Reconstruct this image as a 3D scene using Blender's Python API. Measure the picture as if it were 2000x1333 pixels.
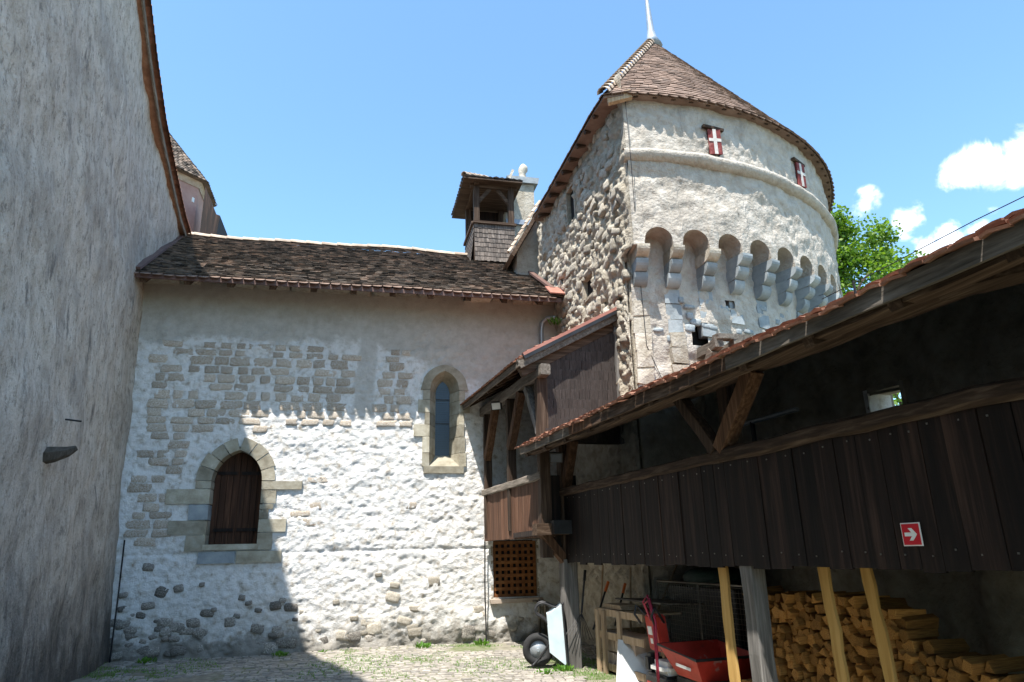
import bpy, bmesh, math, random
import numpy as np
from mathutils import Vector, Matrix
R_ = math.radians
random.seed(7)
rng = np.random.default_rng(7)
sc = bpy.context.scene
for o in list(bpy.data.objects): bpy.data.objects.remove(o)
col = sc.collection

# ---------------------------------------------------------------- camera, sky, sun, exposure
PITCH, ROLL, YAW, EYE = R_(17.15), R_(1.3), R_(13.0), 1.65
fw = Vector((0, math.cos(PITCH), math.sin(PITCH))); up0 = Vector((0, -math.sin(PITCH), math.cos(PITCH))); rt0 = Vector((1, 0, 0))
rz = Matrix.Rotation(-YAW, 3, 'Z'); fw = rz @ fw; up0 = rz @ up0; rt0 = rz @ rt0
rt = math.cos(ROLL)*rt0 - math.sin(ROLL)*up0; up = math.sin(ROLL)*rt0 + math.cos(ROLL)*up0
cam_d = bpy.data.cameras.new('camera'); cam = bpy.data.objects.new('camera', cam_d); col.objects.link(cam)
M = Matrix((rt, up, -fw)).transposed().to_4x4(); M.translation = (0, 0, EYE); cam.matrix_world = M
cam_d.sensor_width = 36; cam_d.lens = 24.0; cam_d.clip_start = .05; cam_d.clip_end = 5000
sc.camera = cam
SUN_EL, SUN_PHI = R_(66.0), R_(55.0)
sdir = Vector((-math.cos(SUN_PHI)*math.cos(SUN_EL), -math.sin(SUN_PHI)*math.cos(SUN_EL), math.sin(SUN_EL)))
sl = bpy.data.lights.new('sun', 'SUN'); sl.energy = 4.6; sl.angle = R_(.53); sl.color = (1, .955, .88)
so = bpy.data.objects.new('sun', sl); col.objects.link(so); so.rotation_euler = (-sdir).to_track_quat('-Z', 'Y').to_euler(); so.location = (-10, -14, 40)
sc.view_settings.view_transform = 'Standard'; sc.view_settings.look = 'None'
sc.view_settings.exposure = 1.28; sc.view_settings.gamma = 1
SKY_STRENGTH = .15

world = bpy.data.worlds.new('World'); sc.world = world; world.use_nodes = True
wt = world.node_tree; wt.nodes.clear()
def wn(t, **k):
    n = wt.nodes.new(t)
    for a, b in k.items(): setattr(n, a, b)
    return n
sky = wn('ShaderNodeTexSky', sky_type='NISHITA', sun_disc=False, sun_elevation=SUN_EL, sun_rotation=R_(215))
sky.air_density = 1.0; sky.dust_density = 1.2; sky.ozone_density = 1.0; sky.altitude = 400
tc = wn('ShaderNodeTexCoord')
def wmath(op, a, b=None, c=None):
    n = wn('ShaderNodeMath', operation=op)
    for i, v in enumerate((a, b, c)):
        if v is None: continue
        if isinstance(v, (int, float)): n.inputs[i].default_value = v
        else: wt.links.new(v, n.inputs[i])
    return n.outputs[0]
cn = wn('ShaderNodeTexNoise'); cn.inputs['Scale'].default_value = 16; cn.inputs['Detail'].default_value = 9; cn.inputs['Roughness'].default_value = .58; cn.inputs['Distortion'].default_value = .35
wt.links.new(tc.outputs['Generated'], cn.inputs['Vector'])
big = wn('ShaderNodeTexNoise'); big.inputs['Scale'].default_value = 2.2; big.inputs['Detail'].default_value = 3
wt.links.new(tc.outputs['Generated'], big.inputs['Vector'])
def lobe(d, r, amp):               # soft patch of cloud round a compass direction of the sky
    d = Vector(d).normalized()
    dp = wn('ShaderNodeVectorMath', operation='DISTANCE'); wt.links.new(tc.outputs['Generated'], dp.inputs[0]); dp.inputs[1].default_value = d
    t = wmath('DIVIDE', dp.outputs['Value'], r); t = wmath('SUBTRACT', 1.0, t); t = wmath('MAXIMUM', t, 0.0)
    return wmath('MULTIPLY', t, amp)
lobes = [((.694, .583, .420), .034, .95), ((.711, .562, .425), .039, 1.1), ((.728, .541, .424), .043, 1.1), ((.621, .663, .418), .024, .72), ((.664, .641, .385), .028, .7), ((.662, .650, .374), .024, .6), ((.680, .646, .345), .032, 1.05), ((.700, .622, .347), .036, 1.1), ((.716, .597, .352), .034, 1.0),
         ((-.6, -.5, .35), .12, 1.), ((-.5, -.6, .33), .1, 1.), ((.5, -.75, .3), .12, 1.), ((-.85, .2, .3), .1, 1.), ((.95, -.15, .3), .12, 1.), ((.9, -.3, .33), .1, 1.)]
acc = None
for l in lobes:
    v = lobe(*l); acc = v if acc is None else wmath('MAXIMUM', acc, v)
dens = wmath('ADD', wmath('MULTIPLY', acc, .55), wmath('MULTIPLY', wmath('SUBTRACT', cn.outputs['Fac'], .5), 1.9))
mr = wn('ShaderNodeMapRange', interpolation_type='SMOOTHSTEP'); wt.links.new(dens, mr.inputs[0]); mr.inputs[1].default_value = .12; mr.inputs[2].default_value = .55
mask = wmath('MULTIPLY', mr.outputs[0], wmath('MINIMUM', wmath('MULTIPLY', acc, 6.0), 1.0))
tint = wn('ShaderNodeMix', data_type='RGBA', blend_type='MULTIPLY'); tint.inputs[0].default_value = 1
wt.links.new(sky.outputs[0], tint.inputs[6]); tint.inputs[7].default_value = (.80, 1.02, 1.06, 1)
mx = wn('ShaderNodeMix', data_type='RGBA'); wt.links.new(mask, mx.inputs[0]); wt.links.new(tint.outputs[2], mx.inputs[6]); mx.inputs[7].default_value = (6.6, 6.7, 6.9, 1)
bg = wn('ShaderNodeBackground'); bg.inputs[1].default_value = SKY_STRENGTH; wt.links.new(mx.outputs[2], bg.inputs[0])
wo = wn('ShaderNodeOutputWorld'); wt.links.new(bg.outputs[0], wo.inputs[0])

# ---------------------------------------------------------------- helpers
def link(o): col.objects.link(o); return o
def thing(name, label, cat, loc, group=None, kind=None):
    o = link(bpy.data.objects.new(name, None)); o.location = loc; o.empty_display_size = .2
    o['label'] = label; o['category'] = cat
    if group: o['group'] = group
    o['_loc'] = list(loc)
    return o
def par(o, p):
    if p is None: return o
    o.parent = p
    if p.type == 'EMPTY': o.matrix_parent_inverse = Matrix.Translation(p['_loc']).inverted()
    return o
def tag(o, label, cat, group=None, kind=None):
    if label: o['label'] = label
    if cat: o['category'] = cat
    if group: o['group'] = group
    if kind: o['kind'] = kind
    return o
class MB:
    def __init__(s): s.v = []; s.f = []; s.sm = False
    def add(s, vs, fs):
        b = len(s.v); s.v += [tuple(p) for p in vs]; s.f += [tuple(i+b for i in f) for f in fs]; return s
    def box(s, c, size, ax=None, j=0):
        x, y, z = [k/2 for k in size]
        vs = [Vector((sx*x, sy*y, sz*z)) for sz in (-1, 1) for sy in (-1, 1) for sx in (-1, 1)]
        if j: vs = [v+Vector((random.uniform(-j, j), random.uniform(-j, j), random.uniform(-j, j))) for v in vs]
        if ax is not None: vs = [ax @ v for v in vs]
        c = Vector(c)
        return s.add([v+c for v in vs], [(0, 2, 3, 1), (4, 5, 7, 6), (0, 1, 5, 4), (2, 6, 7, 3), (0, 4, 6, 2), (1, 3, 7, 5)])
    def beam(s, p0, p1, w, h, n=1, j=0, upv=(0, 0, 1), cham=0.0):
        """squared timber from p0 to p1; w across, h along upv; n pieces with hewn unevenness j"""
        p0 = Vector(p0); p1 = Vector(p1); d = (p1-p0).normalized(); u = Vector(upv)
        a = d.cross(u)
        if a.length < 1e-4: a = d.cross(Vector((1, 0, 0)))
        a.normalize(); u = a.cross(d)
        if cham: pr = [(-1+cham, -1), (1-cham, -1), (1, -1+cham), (1, 1-cham), (1-cham, 1), (-1+cham, 1), (-1, 1-cham), (-1, -1+cham)]
        else: pr = [(-1, -1), (1, -1), (1, 1), (-1, 1)]
        k = len(pr); vs = []; off = [(0, 0)]*k
        for i in range(n+1):
            c = p0.lerp(p1, i/n); ja, ju = random.uniform(-j, j), random.uniform(-j, j)
            for (x, y) in pr:
                vs.append(c+a*(x*w/2+ja+random.uniform(-j, j)*.5)+u*(y*h/2+ju+random.uniform(-j, j)*.5))
        fs = [tuple(range(k))[::-1], tuple(n*k+i for i in range(k))]
        for i in range(n):
            for q in range(k):
                r = (q+1) % k; fs.append((i*k+q, i*k+r, (i+1)*k+r, (i+1)*k+q))
        return s.add(vs, fs)
    def tube(s, pts, r, k=8, closed=False, caps=True):
        pts = [Vector(p) for p in pts]; n = len(pts); vs = []
        rr = r if isinstance(r, (list, tuple)) else [r]*n
        pa = None
        for i, p in enumerate(pts):
            if closed: d = pts[(i+1) % n]-pts[i-1]
            else: d = pts[min(i+1, n-1)]-pts[max(i-1, 0)]
            d.normalize()
            if pa is None: pa = d.cross(Vector((0.31, .17, .93))); pa.normalize()
            pa = (pa-d*pa.dot(d)).normalized(); b = d.cross(pa)
            for q in range(k):
                a = 2*math.pi*q/k; vs.append(p+(pa*math.cos(a)+b*math.sin(a))*rr[i])
        fs = []
        for i in range(n if closed else n-1):
            for q in range(k):
                i2 = (i+1) % n; fs.append((i*k+q, i*k+(q+1) % k, i2*k+(q+1) % k, i2*k+q))
        if caps and not closed: fs += [tuple(range(k))[::-1], tuple((n-1)*k+q for q in range(k))]
        return s.add(vs, fs)
    def prism(s, poly, ext):
        """closed polygon of 3d points pushed along ext"""
        ext = Vector(ext); n = len(poly); a = [Vector(p) for p in poly]
        return s.add(a+[p+ext for p in a], [tuple(range(n)), tuple(range(2*n-1, n-1, -1))]+[(i, n+i, n+(i+1) % n, (i+1) % n) for i in range(n)])
    def build(s, name, m, parent=None, smooth=False, fix=True):
        me = bpy.data.meshes.new(name); me.from_pydata(s.v, [], s.f); me.update()
        if fix:
            bm = bmesh.new(); bm.from_mesh(me); bmesh.ops.recalc_face_normals(bm, faces=bm.faces); bm.to_mesh(me); bm.free()
        if m: me.materials.append(m)
        if smooth: me.polygons.foreach_set('use_smooth', [True]*len(me.polygons))
        return par(link(bpy.data.objects.new(name, me)), parent)
def inst(name, me, parent, loc, rot=(0, 0, 0), scale=(1, 1, 1), m=None):
    o = link(bpy.data.objects.new(name, me)); o.location = loc; o.rotation_euler = rot; o.scale = scale
    if m: o.material_slots[0].link = 'OBJECT'; o.material_slots[0].material = m
    return par(o, parent)

def _h(i, j, k, s):
    h = (i*374761393 + j*668265263 + k*2147483629 + s*1274126177) & 0xffffffff
    h = ((h ^ (h >> 13))*1274126177) & 0xffffffff
    return ((h ^ (h >> 16)) & 0xffffff)/float(0xffffff)
def vnoise(p, s=0):
    p = np.asarray(p, float); f = np.floor(p).astype(np.int64); t = p-f; t = t*t*(3-2*t)
    r = 0
    for a in (0, 1):
        for b in (0, 1):
            for c in (0, 1):
                w = (t[:, 0] if a else 1-t[:, 0])*(t[:, 1] if b else 1-t[:, 1])*(t[:, 2] if c else 1-t[:, 2])
                r = r + w*_h(f[:, 0]+a, f[:, 1]+b, f[:, 2]+c, s)
    return r*2-1
def fbm(p, s=0, o=4, g=.5):
    p = np.asarray(p, float); a = 1; r = 0
    for i in range(o): r = r+a*vnoise(p*2**i, s+i); a *= g
    return r
def cells(p, s=0):
    """distance to nearest jittered cell centre: lumpy stones"""
    p = np.asarray(p, float); f = np.floor(p).astype(np.int64); best = np.full(len(p), 9.)
    for a in (-1, 0, 1):
        for b in (-1, 0, 1):
            q = f+np.array([a, b, 0]); cx = q[:, 0]+.15+.7*_h(q[:, 0], q[:, 1], q[:, 1]*0, s); cy = q[:, 1]+.15+.7*_h(q[:, 0], q[:, 1], q[:, 1]*0+5, s+9)
            best = np.minimum(best, np.hypot(p[:, 0]-cx, p[:, 1]-cy))
    return best
def sheet(name, P, m, parent, hole=None, flip=False):
    """P: (nu,nv,3) array of points -> quad sheet; hole(centre array)->bool mask of faces to leave open"""
    nu, nv = P.shape[:2]; idx = np.arange(nu*nv).reshape(nu, nv)
    q = np.stack([idx[:-1, :-1], idx[1:, :-1], idx[1:, 1:], idx[:-1, 1:]], -1).reshape(-1, 4)
    if flip: q = q[:, ::-1]
    V = P.reshape(-1, 3)
    if hole is not None:
        q = q[~hole(V[q].mean(1))]
    me = bpy.data.meshes.new(name); me.from_pydata(V.tolist(), [], q.tolist()); me.update(); me.materials.append(m)
    me.polygons.foreach_set('use_smooth', [True]*len(me.polygons))
    return par(link(bpy.data.objects.new(name, me)), parent)

# ---------------------------------------------------------------- materials
def nodes(name):
    m = bpy.data.materials.new(name); m.use_nodes = True; t = m.node_tree; t.nodes.clear()
    out = t.nodes.new('ShaderNodeOutputMaterial'); b = t.nodes.new('ShaderNodeBsdfPrincipled'); t.links.new(b.outputs[0], out.inputs[0])
    return m, t, b
class NT:
    def __init__(s, t): s.t = t
    def n(s, ty, ins={}, **k):
        n = s.t.nodes.new(ty)
        for a, b in k.items(): setattr(n, a, b)
        for a, b in ins.items():
            if hasattr(b, 'links'): s.t.links.new(b, n.inputs[a])
            else: n.inputs[a].default_value = b
        return n
    def math(s, op, a, b=0., c=0.): return s.n('ShaderNodeMath', {0: a, 1: b, 2: c}, operation=op).outputs[0]
    def noise(s, vec, scale, detail=6, rough=.55, dist=0): return s.n('ShaderNodeTexNoise', {'Vector': vec, 'Scale': scale, 'Detail': detail, 'Roughness': rough, 'Distortion': dist}).outputs['Fac']
    def ramp(s, fac, stops, interp='LINEAR'):
        n = s.n('ShaderNodeValToRGB', {0: fac}); e = n.color_ramp.elements; n.color_ramp.interpolation = interp
        while len(e) < len(stops): e.new(.5)
        for i, (p, c) in enumerate(stops): e[i].position = p; e[i].color = (*c, 1) if len(c) == 3 else c
        return n.outputs[0]
    def rng(s, v, a, b, c=0., d=1., smooth=True): return s.n('ShaderNodeMapRange', {0: v, 1: a, 2: b, 3: c, 4: d}, interpolation_type='SMOOTHSTEP' if smooth else 'LINEAR').outputs[0]
    def mix(s, f, a, b, blend='MIX'):
        n = s.n('ShaderNodeMix', {0: f}, data_type='RGBA', blend_type=blend)
        for i, v in ((6, a), (7, b)):
            if hasattr(v, 'links'): s.t.links.new(v, n.inputs[i])
            else: n.inputs[i].default_value = (*v, 1)
        return n.outputs[2]
    def coords(s, stretch=(1, 1, 1), rnd=False):
        c = s.n('ShaderNodeTexCoord').outputs['Object']
        if rnd:
            r = s.n('ShaderNodeObjectInfo').outputs['Random']; r = s.math('MULTIPLY', r, 77.)
            c = s.n('ShaderNodeVectorMath', {0: c, 1: r}, operation='ADD').outputs[0]
        return s.n('ShaderNodeMapping', {0: c, 3: stretch}).outputs[0]
    def bump(s, h, strength, dist, bsdf, prev=None):
        n = s.n('ShaderNodeBump', {'Height': h, 'Strength': strength, 'Distance': dist})
        if prev is not None: s.t.links.new(prev, n.inputs['Normal'])
        s.t.links.new(n.outputs[0], bsdf.inputs['Normal']); return n.outputs[0]
MATS = {}
def mat(name, stops, scale=6, detail=6, stretch=(1, 1, 1), rough=.88, bump=.35, bscale=30, bdist=.01, vary=0., island=0., metal=0., spec=.3, dist=0, rnd=True, extra=None, bstretch=None):
    m, t, b = nodes(name); N = NT(t)
    v = N.coords(stretch, rnd); f = N.noise(v, scale, detail, .6, dist)
    c = N.ramp(f, stops)
    if vary:
        r = N.n('ShaderNodeObjectInfo').outputs['Random']; c = N.mix(1., c, N.ramp(r, [(0, (1-vary,)*3), (1, (1+vary*.6,)*3)]), 'MULTIPLY')
    if island:
        r = N.n('ShaderNodeNewGeometry').outputs['Random Per Island']
        c = N.mix(1., c, N.ramp(r, [(0, (1-island,)*3), (.5, (1, .97, .95)), (1, (1+island*.7, 1+island*.6, 1+island*.5))]), 'MULTIPLY')
    if extra: c = extra(N, c)
    t.links.new(c, b.inputs['Base Color']); b.inputs['Roughness'].default_value = rough; b.inputs['Metallic'].default_value = metal
    b.inputs['Specular IOR Level'].default_value = spec
    if bump:
        bv = N.coords(bstretch or stretch, rnd); h = N.noise(bv, bscale, 5, .6); N.bump(h, bump, bdist, b)
    MATS[name] = m; return m

def chapel_extra(N, c):
    g = N.n('ShaderNodeTexCoord').outputs['Object']; x, y, z = [N.n('ShaderNodeSeparateXYZ', {0: g}).outputs[i] for i in range(3)]
    # smooth grey-beige upper render with a ragged lower edge, and one vertical repaired strip
    e = N.noise(g, 1.6, 6, .65); zz = N.math('ADD', z, N.math('MULTIPLY', N.math('SUBTRACT', e, .5), 1.0))
    xr = N.math('MULTIPLY', N.rng(x, .3, 2.4), .8)
    up = N.rng(N.math('ADD', zz, xr), 5.75, 5.95)
    strip = N.math('MULTIPLY', N.rng(N.math('ABSOLUTE', N.math('SUBTRACT', N.math('ADD', x, N.math('MULTIPLY', N.math('SUBTRACT', e, .5), .35)), .12)), .24, .15), N.rng(z, 4.2, 4.5))
    um = N.math('MAXIMUM', up, N.math('MULTIPLY', strip, .8))
    band = N.rng(zz, 6.15, 6.55)
    blot = N.noise(g, 5, 8, .7)
    pl = N.ramp(blot, [(.25, (.36, .335, .295)), (.55, (.49, .465, .425)), (.8, (.58, .56, .52))])
    pl = N.mix(N.math('MULTIPLY', band, .4), pl, (.30, .265, .21))
    c = N.mix(um, c, pl)
    # damp dark foot of the wall
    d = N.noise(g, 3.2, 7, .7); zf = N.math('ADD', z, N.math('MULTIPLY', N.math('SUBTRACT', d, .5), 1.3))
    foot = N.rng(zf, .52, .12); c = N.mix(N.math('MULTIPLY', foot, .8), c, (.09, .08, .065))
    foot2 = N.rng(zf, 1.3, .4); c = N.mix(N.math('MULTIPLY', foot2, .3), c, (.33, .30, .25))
    return c
mat('limewash', [(.30, (.34, .29, .235)), (.40, (.56, .53, .485)), (.50, (.68, .665, .645)), (.75, (.76, .75, .735))], scale=7, detail=9, rough=.95, bump=1., bscale=38, bdist=.016, rnd=False, extra=chapel_extra, spec=.15)
mat('wall_stone', [(.28, (.24, .17, .115)), (.40, (.47, .375, .28)), (.52, (.60, .515, .42)), (.62, (.72, .69, .65))], scale=14, detail=7, rough=.95, bump=.9, bscale=30, bdist=.02, vary=.22, spec=.15)
mat('foot_stone', [(.3, (.11, .10, .09)), (.5, (.25, .225, .195)), (.65, (.42, .39, .345)), (.75, (.62, .60, .57))], scale=9, rough=.9, bump=.6, bscale=22, bdist=.015, vary=.45, spec=.2)
mat('pale_rubble', [(.25, (.28, .235, .18)), (.5, (.44, .395, .325)), (.75, (.57, .53, .47))], scale=7, detail=8, rough=.95, bump=.9, bscale=26, bdist=.02, vary=.3, spec=.15)
mat('rubble_mortar', [(.3, (.27, .23, .175)), (.55, (.42, .375, .305)), (.8, (.52, .48, .42))], scale=5, detail=9, rough=.95, bump=1., bscale=24, bdist=.03, rnd=False, spec=.15)
mat('dim_rubble', [(.3, (.22, .19, .145)), (.55, (.36, .315, .25)), (.8, (.46, .42, .35))], scale=4, detail=9, rough=.95, bump=1., bscale=16, bdist=.03, rnd=False, spec=.15)
def tower_extra(N, c):
    g = N.n('ShaderNodeTexCoord').outputs['Object']
    s = N.n('ShaderNodeMapping', {0: g, 3: (1.2, 1.2, .35)}).outputs[0]
    f = N.noise(s, 1.5, 6, .7); return N.mix(N.rng(f, .50, .72), c, (.30, .27, .235))
mat('tower_plaster', [(.25, (.31, .27, .225)), (.5, (.42, .38, .33)), (.75, (.50, .465, .42))], scale=6, detail=9, rough=.95, bump=1., bscale=20, bdist=.03, rnd=False, extra=tower_extra, spec=.15)
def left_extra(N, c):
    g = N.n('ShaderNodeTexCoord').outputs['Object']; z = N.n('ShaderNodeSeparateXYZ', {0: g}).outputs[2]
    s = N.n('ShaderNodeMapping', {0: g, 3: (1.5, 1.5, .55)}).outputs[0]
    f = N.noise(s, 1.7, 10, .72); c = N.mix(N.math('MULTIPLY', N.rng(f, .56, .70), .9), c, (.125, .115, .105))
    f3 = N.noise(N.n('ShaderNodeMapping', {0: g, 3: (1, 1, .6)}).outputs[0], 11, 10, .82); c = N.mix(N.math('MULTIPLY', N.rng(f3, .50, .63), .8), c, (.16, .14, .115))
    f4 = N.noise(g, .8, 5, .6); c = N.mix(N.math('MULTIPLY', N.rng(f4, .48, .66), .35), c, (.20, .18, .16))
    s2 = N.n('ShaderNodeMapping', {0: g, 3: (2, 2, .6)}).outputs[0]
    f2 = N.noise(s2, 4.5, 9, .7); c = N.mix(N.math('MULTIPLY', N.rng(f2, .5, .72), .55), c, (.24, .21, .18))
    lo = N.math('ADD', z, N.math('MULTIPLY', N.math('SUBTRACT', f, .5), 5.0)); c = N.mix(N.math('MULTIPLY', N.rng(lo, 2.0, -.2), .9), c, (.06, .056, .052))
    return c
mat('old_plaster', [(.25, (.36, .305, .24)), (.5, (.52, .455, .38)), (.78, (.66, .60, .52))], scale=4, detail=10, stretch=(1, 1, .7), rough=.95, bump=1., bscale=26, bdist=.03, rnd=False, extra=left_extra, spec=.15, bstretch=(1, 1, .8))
mat('sandstone', [(.3, (.24, .21, .155)), (.5, (.36, .325, .25)), (.65, (.43, .40, .325)), (.8, (.60, .58, .53))], scale=5, detail=10, rough=.9, bump=.6, bscale=30, bdist=.012, vary=.3, spec=.2)
mat('grey_sandstone', [(.3, (.20, .225, .24)), (.55, (.30, .33, .345)), (.8, (.40, .42, .42))], scale=4, detail=8, rough=.9, bump=.6, bscale=25, bdist=.01, vary=.18, spec=.2)
def moss(a, b, s=3.):
    def f(N, c):
        g = N.coords((1, 1, 1), True); k = N.noise(g, s, 6, .7); return N.mix(N.rng(k, a, b), c, (.13, .125, .05))
    return f
mat('old_tile', [(.3, (.07, .06, .052)), (.5, (.13, .108, .09)), (.62, (.20, .15, .12)), (.75, (.26, .225, .17))], scale=3, rough=.92, bump=.5, bscale=40, bdist=.004, island=.8, spec=.2, rnd=False)
mat('tower_tile', [(.3, (.125, .088, .07)), (.5, (.19, .135, .108)), (.75, (.27, .205, .17))], scale=3, rough=.9, bump=.4, bscale=40, bdist=.004, island=.35, spec=.2, rnd=False)
mat('terracotta', [(.3, (.18, .085, .055)), (.55, (.27, .13, .085)), (.8, (.36, .24, .18))], scale=7, rough=.88, bump=.4, bscale=30, bdist=.004, vary=.3, spec=.2, extra=moss(.6, .7, 9))
mat('ridge_tile', [(.3, (.34, .25, .185)), (.55, (.47, .38, .30)), (.8, (.58, .52, .46))], scale=5, rough=.9, bump=.4, bscale=30, bdist=.004, vary=.25, spec=.2)
mat('red_metal', [(.3, (.27, .105, .075)), (.7, (.36, .16, .12))], scale=3, rough=.55, bump=.05, spec=.4)
mat('brown_metal', [(.3, (.10, .055, .045)), (.7, (.15, .085, .07))], scale=3, rough=.55, bump=.05, spec=.4)
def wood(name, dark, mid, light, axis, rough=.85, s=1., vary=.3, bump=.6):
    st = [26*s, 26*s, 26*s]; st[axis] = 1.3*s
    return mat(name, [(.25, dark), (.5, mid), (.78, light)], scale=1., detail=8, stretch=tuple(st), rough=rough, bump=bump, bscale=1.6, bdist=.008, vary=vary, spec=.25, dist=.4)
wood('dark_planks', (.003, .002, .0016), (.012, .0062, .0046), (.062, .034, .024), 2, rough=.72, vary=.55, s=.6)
wood('redbrown_planks', (.03, .015, .010), (.115, .055, .032), (.22, .12, .075), 2, rough=.8)  # lighter red-brown planks for the landing front
wood('hewn_y', (.018, .011, .007), (.062, .037, .023), (.17, .12, .085), 1)
wood('hewn_x', (.018, .011, .007), (.062, .037, .023), (.17, .12, .085), 0)
wood('hewn_z', (.016, .010, .007), (.05, .03, .019), (.15, .105, .075), 2)
wood('brown_z', (.03, .014, .008), (.10, .05, .026), (.20, .115, .07), 2)
wood('grey_post', (.05, .046, .042), (.16, .15, .14), (.34, .32, .30), 2, vary=.15)
wood('grey_y', (.06, .05, .04), (.17, .145, .12), (.33, .29, .25), 1)
wood('fresh_board', (.30, .16, .045), (.45, .27, .085), (.55, .36, .14), 2, vary=.12, s=.6, bump=.2)
wood('crate_wood', (.20, .13, .075), (.36, .26, .165), (.50, .40, .29), 2, vary=.25, s=.8, bump=.2)
wood('door_wood', (.016, .008, .005), (.055, .024, .013), (.13, .06, .033), 2, vary=.3)
mat('shingle', [(.25, (.020, .016, .014)), (.55, (.06, .048, .043)), (.8, (.17, .15, .14))], scale=1., stretch=(30, 30, 2), detail=6, rough=.85, bump=.6, bscale=1.5, bdist=.006, vary=.2, spec=.2)
mat('belfry_shingle', [(.25, (.05, .04, .035)), (.55, (.14, .12, .105)), (.8, (.28, .25, .23))], scale=1., stretch=(30, 30, 2), rough=.85, bump=.5, bscale=1.5, bdist=.005, island=.4, spec=.2, rnd=False)
mat('log_end', [(.25, (.11, .065, .035)), (.42, (.29, .135, .038)), (.58, (.42, .215, .06)), (.8, (.52, .33, .13))], scale=5, stretch=(.5, 3, 3), rough=.85, bump=.6, bscale=12, bdist=.006, vary=.55, spec=.2)
mat('pink_render', [(.3, (.36, .205, .17)), (.7, (.44, .27, .225))], scale=4, rough=.95, bump=.3, bscale=20)
mat('iron', [(.3, (.02, .02, .022)), (.7, (.05, .05, .052))], scale=8, rough=.5, bump=.1, metal=.4)
mat('zinc', [(.3, (.30, .33, .36)), (.7, (.42, .45, .48))], scale=4, rough=.45, bump=.05, metal=.6)
mat('lead', [(.3, (.22, .25, .29)), (.7, (.36, .40, .45))], scale=5, rough=.5, bump=.05, metal=.3)
mat('steel_tube', [(.3, (.16, .14, .12)), (.7, (.26, .24, .21))], scale=6, rough=.35, bump=.05, metal=.8)
mat('rust_lattice', [(.3, (.13, .045, .015)), (.55, (.24, .095, .03)), (.8, (.31, .15, .06))], scale=9, rough=.85, bump=.3, bscale=30, bdist=.003, vary=.15)
mat('rubber', [(.3, (.015, .015, .016)), (.7, (.03, .03, .03))], scale=12, rough=.8, bump=.2)
mat('barrow_tray', [(.3, (.46, .56, .60)), (.7, (.58, .66, .69))], scale=5, rough=.5, bump=.08)
mat('white_plastic', [(.3, (.68, .68, .66)), (.7, (.78, .78, .76))], scale=5, rough=.4, bump=.05)
mat('black_plastic', [(.3, (.012, .012, .013)), (.7, (.028, .028, .03))], scale=5, rough=.4, bump=.05)
mat('red_paint', [(.28, (.12, .03, .02)), (.40, (.40, .03, .018)), (.62, (.52, .045, .028)), (.70, (.36, .25, .22))], scale=5, detail=10, rough=.5, bump=.15, spec=.4)
mat('hose_red', [(.3, (.30, .02, .05)), (.7, (.40, .04, .08))], scale=6, rough=.5, bump=.05)
mat('orange_grip', [(.3, (.60, .13, .03)), (.7, (.70, .18, .05))], scale=6, rough=.5, bump=.05)
mat('grey_sheet', [(.3, (.50, .50, .49)), (.55, (.60, .60, .59)), (.8, (.66, .66, .65))], scale=5, rough=.55, bump=.1)
mat('dark_tarp', [(.3, (.012, .03, .026)), (.7, (.03, .06, .05))], scale=6, rough=.6, bump=.3, bscale=8, bdist=.03)
mat('block_stone', [(.3, (.40, .31, .24)), (.7, (.54, .44, .36))], scale=8, rough=.9, bump=.3, vary=.2)
mat('sign_red', [(.3, (.50, .012, .022)), (.7, (.56, .018, .03))], scale=2, rough=.4, bump=0)
mat('sign_white', [(.3, (.74, .74, .72)), (.7, (.80, .80, .78))], scale=2, rough=.4, bump=0)
mat('shutter_red', [(.3, (.10, .018, .018)), (.55, (.17, .032, .03)), (.75, (.30, .14, .12))], scale=9, rough=.8, bump=.3, bscale=30)
mat('shutter_white', [(.3, (.36, .34, .32)), (.7, (.55, .53, .50))], scale=9, rough=.8, bump=.3, bscale=30)
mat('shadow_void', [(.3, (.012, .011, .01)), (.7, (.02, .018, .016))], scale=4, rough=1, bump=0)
mat('sett', [(.3, (.19, .175, .155)), (.55, (.31, .29, .26)), (.8, (.43, .41, .38))], scale=9, rough=.88, bump=.5, bscale=30, bdist=.006, vary=.3, island=.3, spec=.25)
def ground_extra(N, c):
    g = N.n('ShaderNodeTexCoord').outputs['Object']; k = N.noise(g, 1.1, 7, .7); return N.mix(N.math('MULTIPLY', N.rng(k, .46, .60), .75), c, (.085, .115, .035))
mat('sandy_ground', [(.3, (.13, .12, .09)), (.55, (.23, .21, .165)), (.8, (.34, .31, .26))], scale=8, detail=10, rough=.95, bump=.8, bscale=50, bdist=.01, rnd=False, extra=ground_extra)
def leafmat(name, a, b, c2):
    m, t, bs = nodes(name); N = NT(t); r = N.n('ShaderNodeNewGeometry').outputs['Random Per Island']
    c = N.ramp(r, [(0, a), (.5, b), (1, c2)]); t.links.new(c, bs.inputs['Base Color']); bs.inputs['Roughness'].default_value = .55; bs.inputs['Specular IOR Level'].default_value = .3
    tr = N.n('ShaderNodeBsdfTranslucent'); t.links.new(N.mix(1., c, (1.5, 1.6, .6), 'MULTIPLY'), tr.inputs[0])
    ms = N.n('ShaderNodeMixShader', {0: .42}); t.links.new(bs.outputs[0], ms.inputs[1]); t.links.new(tr.outputs[0], ms.inputs[2])
    out = [n for n in t.nodes if n.type == 'OUTPUT_MATERIAL'][0]; t.links.new(ms.outputs[0], out.inputs[0]); MATS[name] = m; return m
leafmat('maple_leaf', (.055, .12, .014), (.10, .19, .022), (.18, .26, .04))
leafmat('pine_leaf', (.02, .05, .02), (.035, .075, .03), (.06, .10, .045))
leafmat('weed_leaf', (.06, .15, .02), (.09, .21, .03), (.15, .27, .05))
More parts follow.
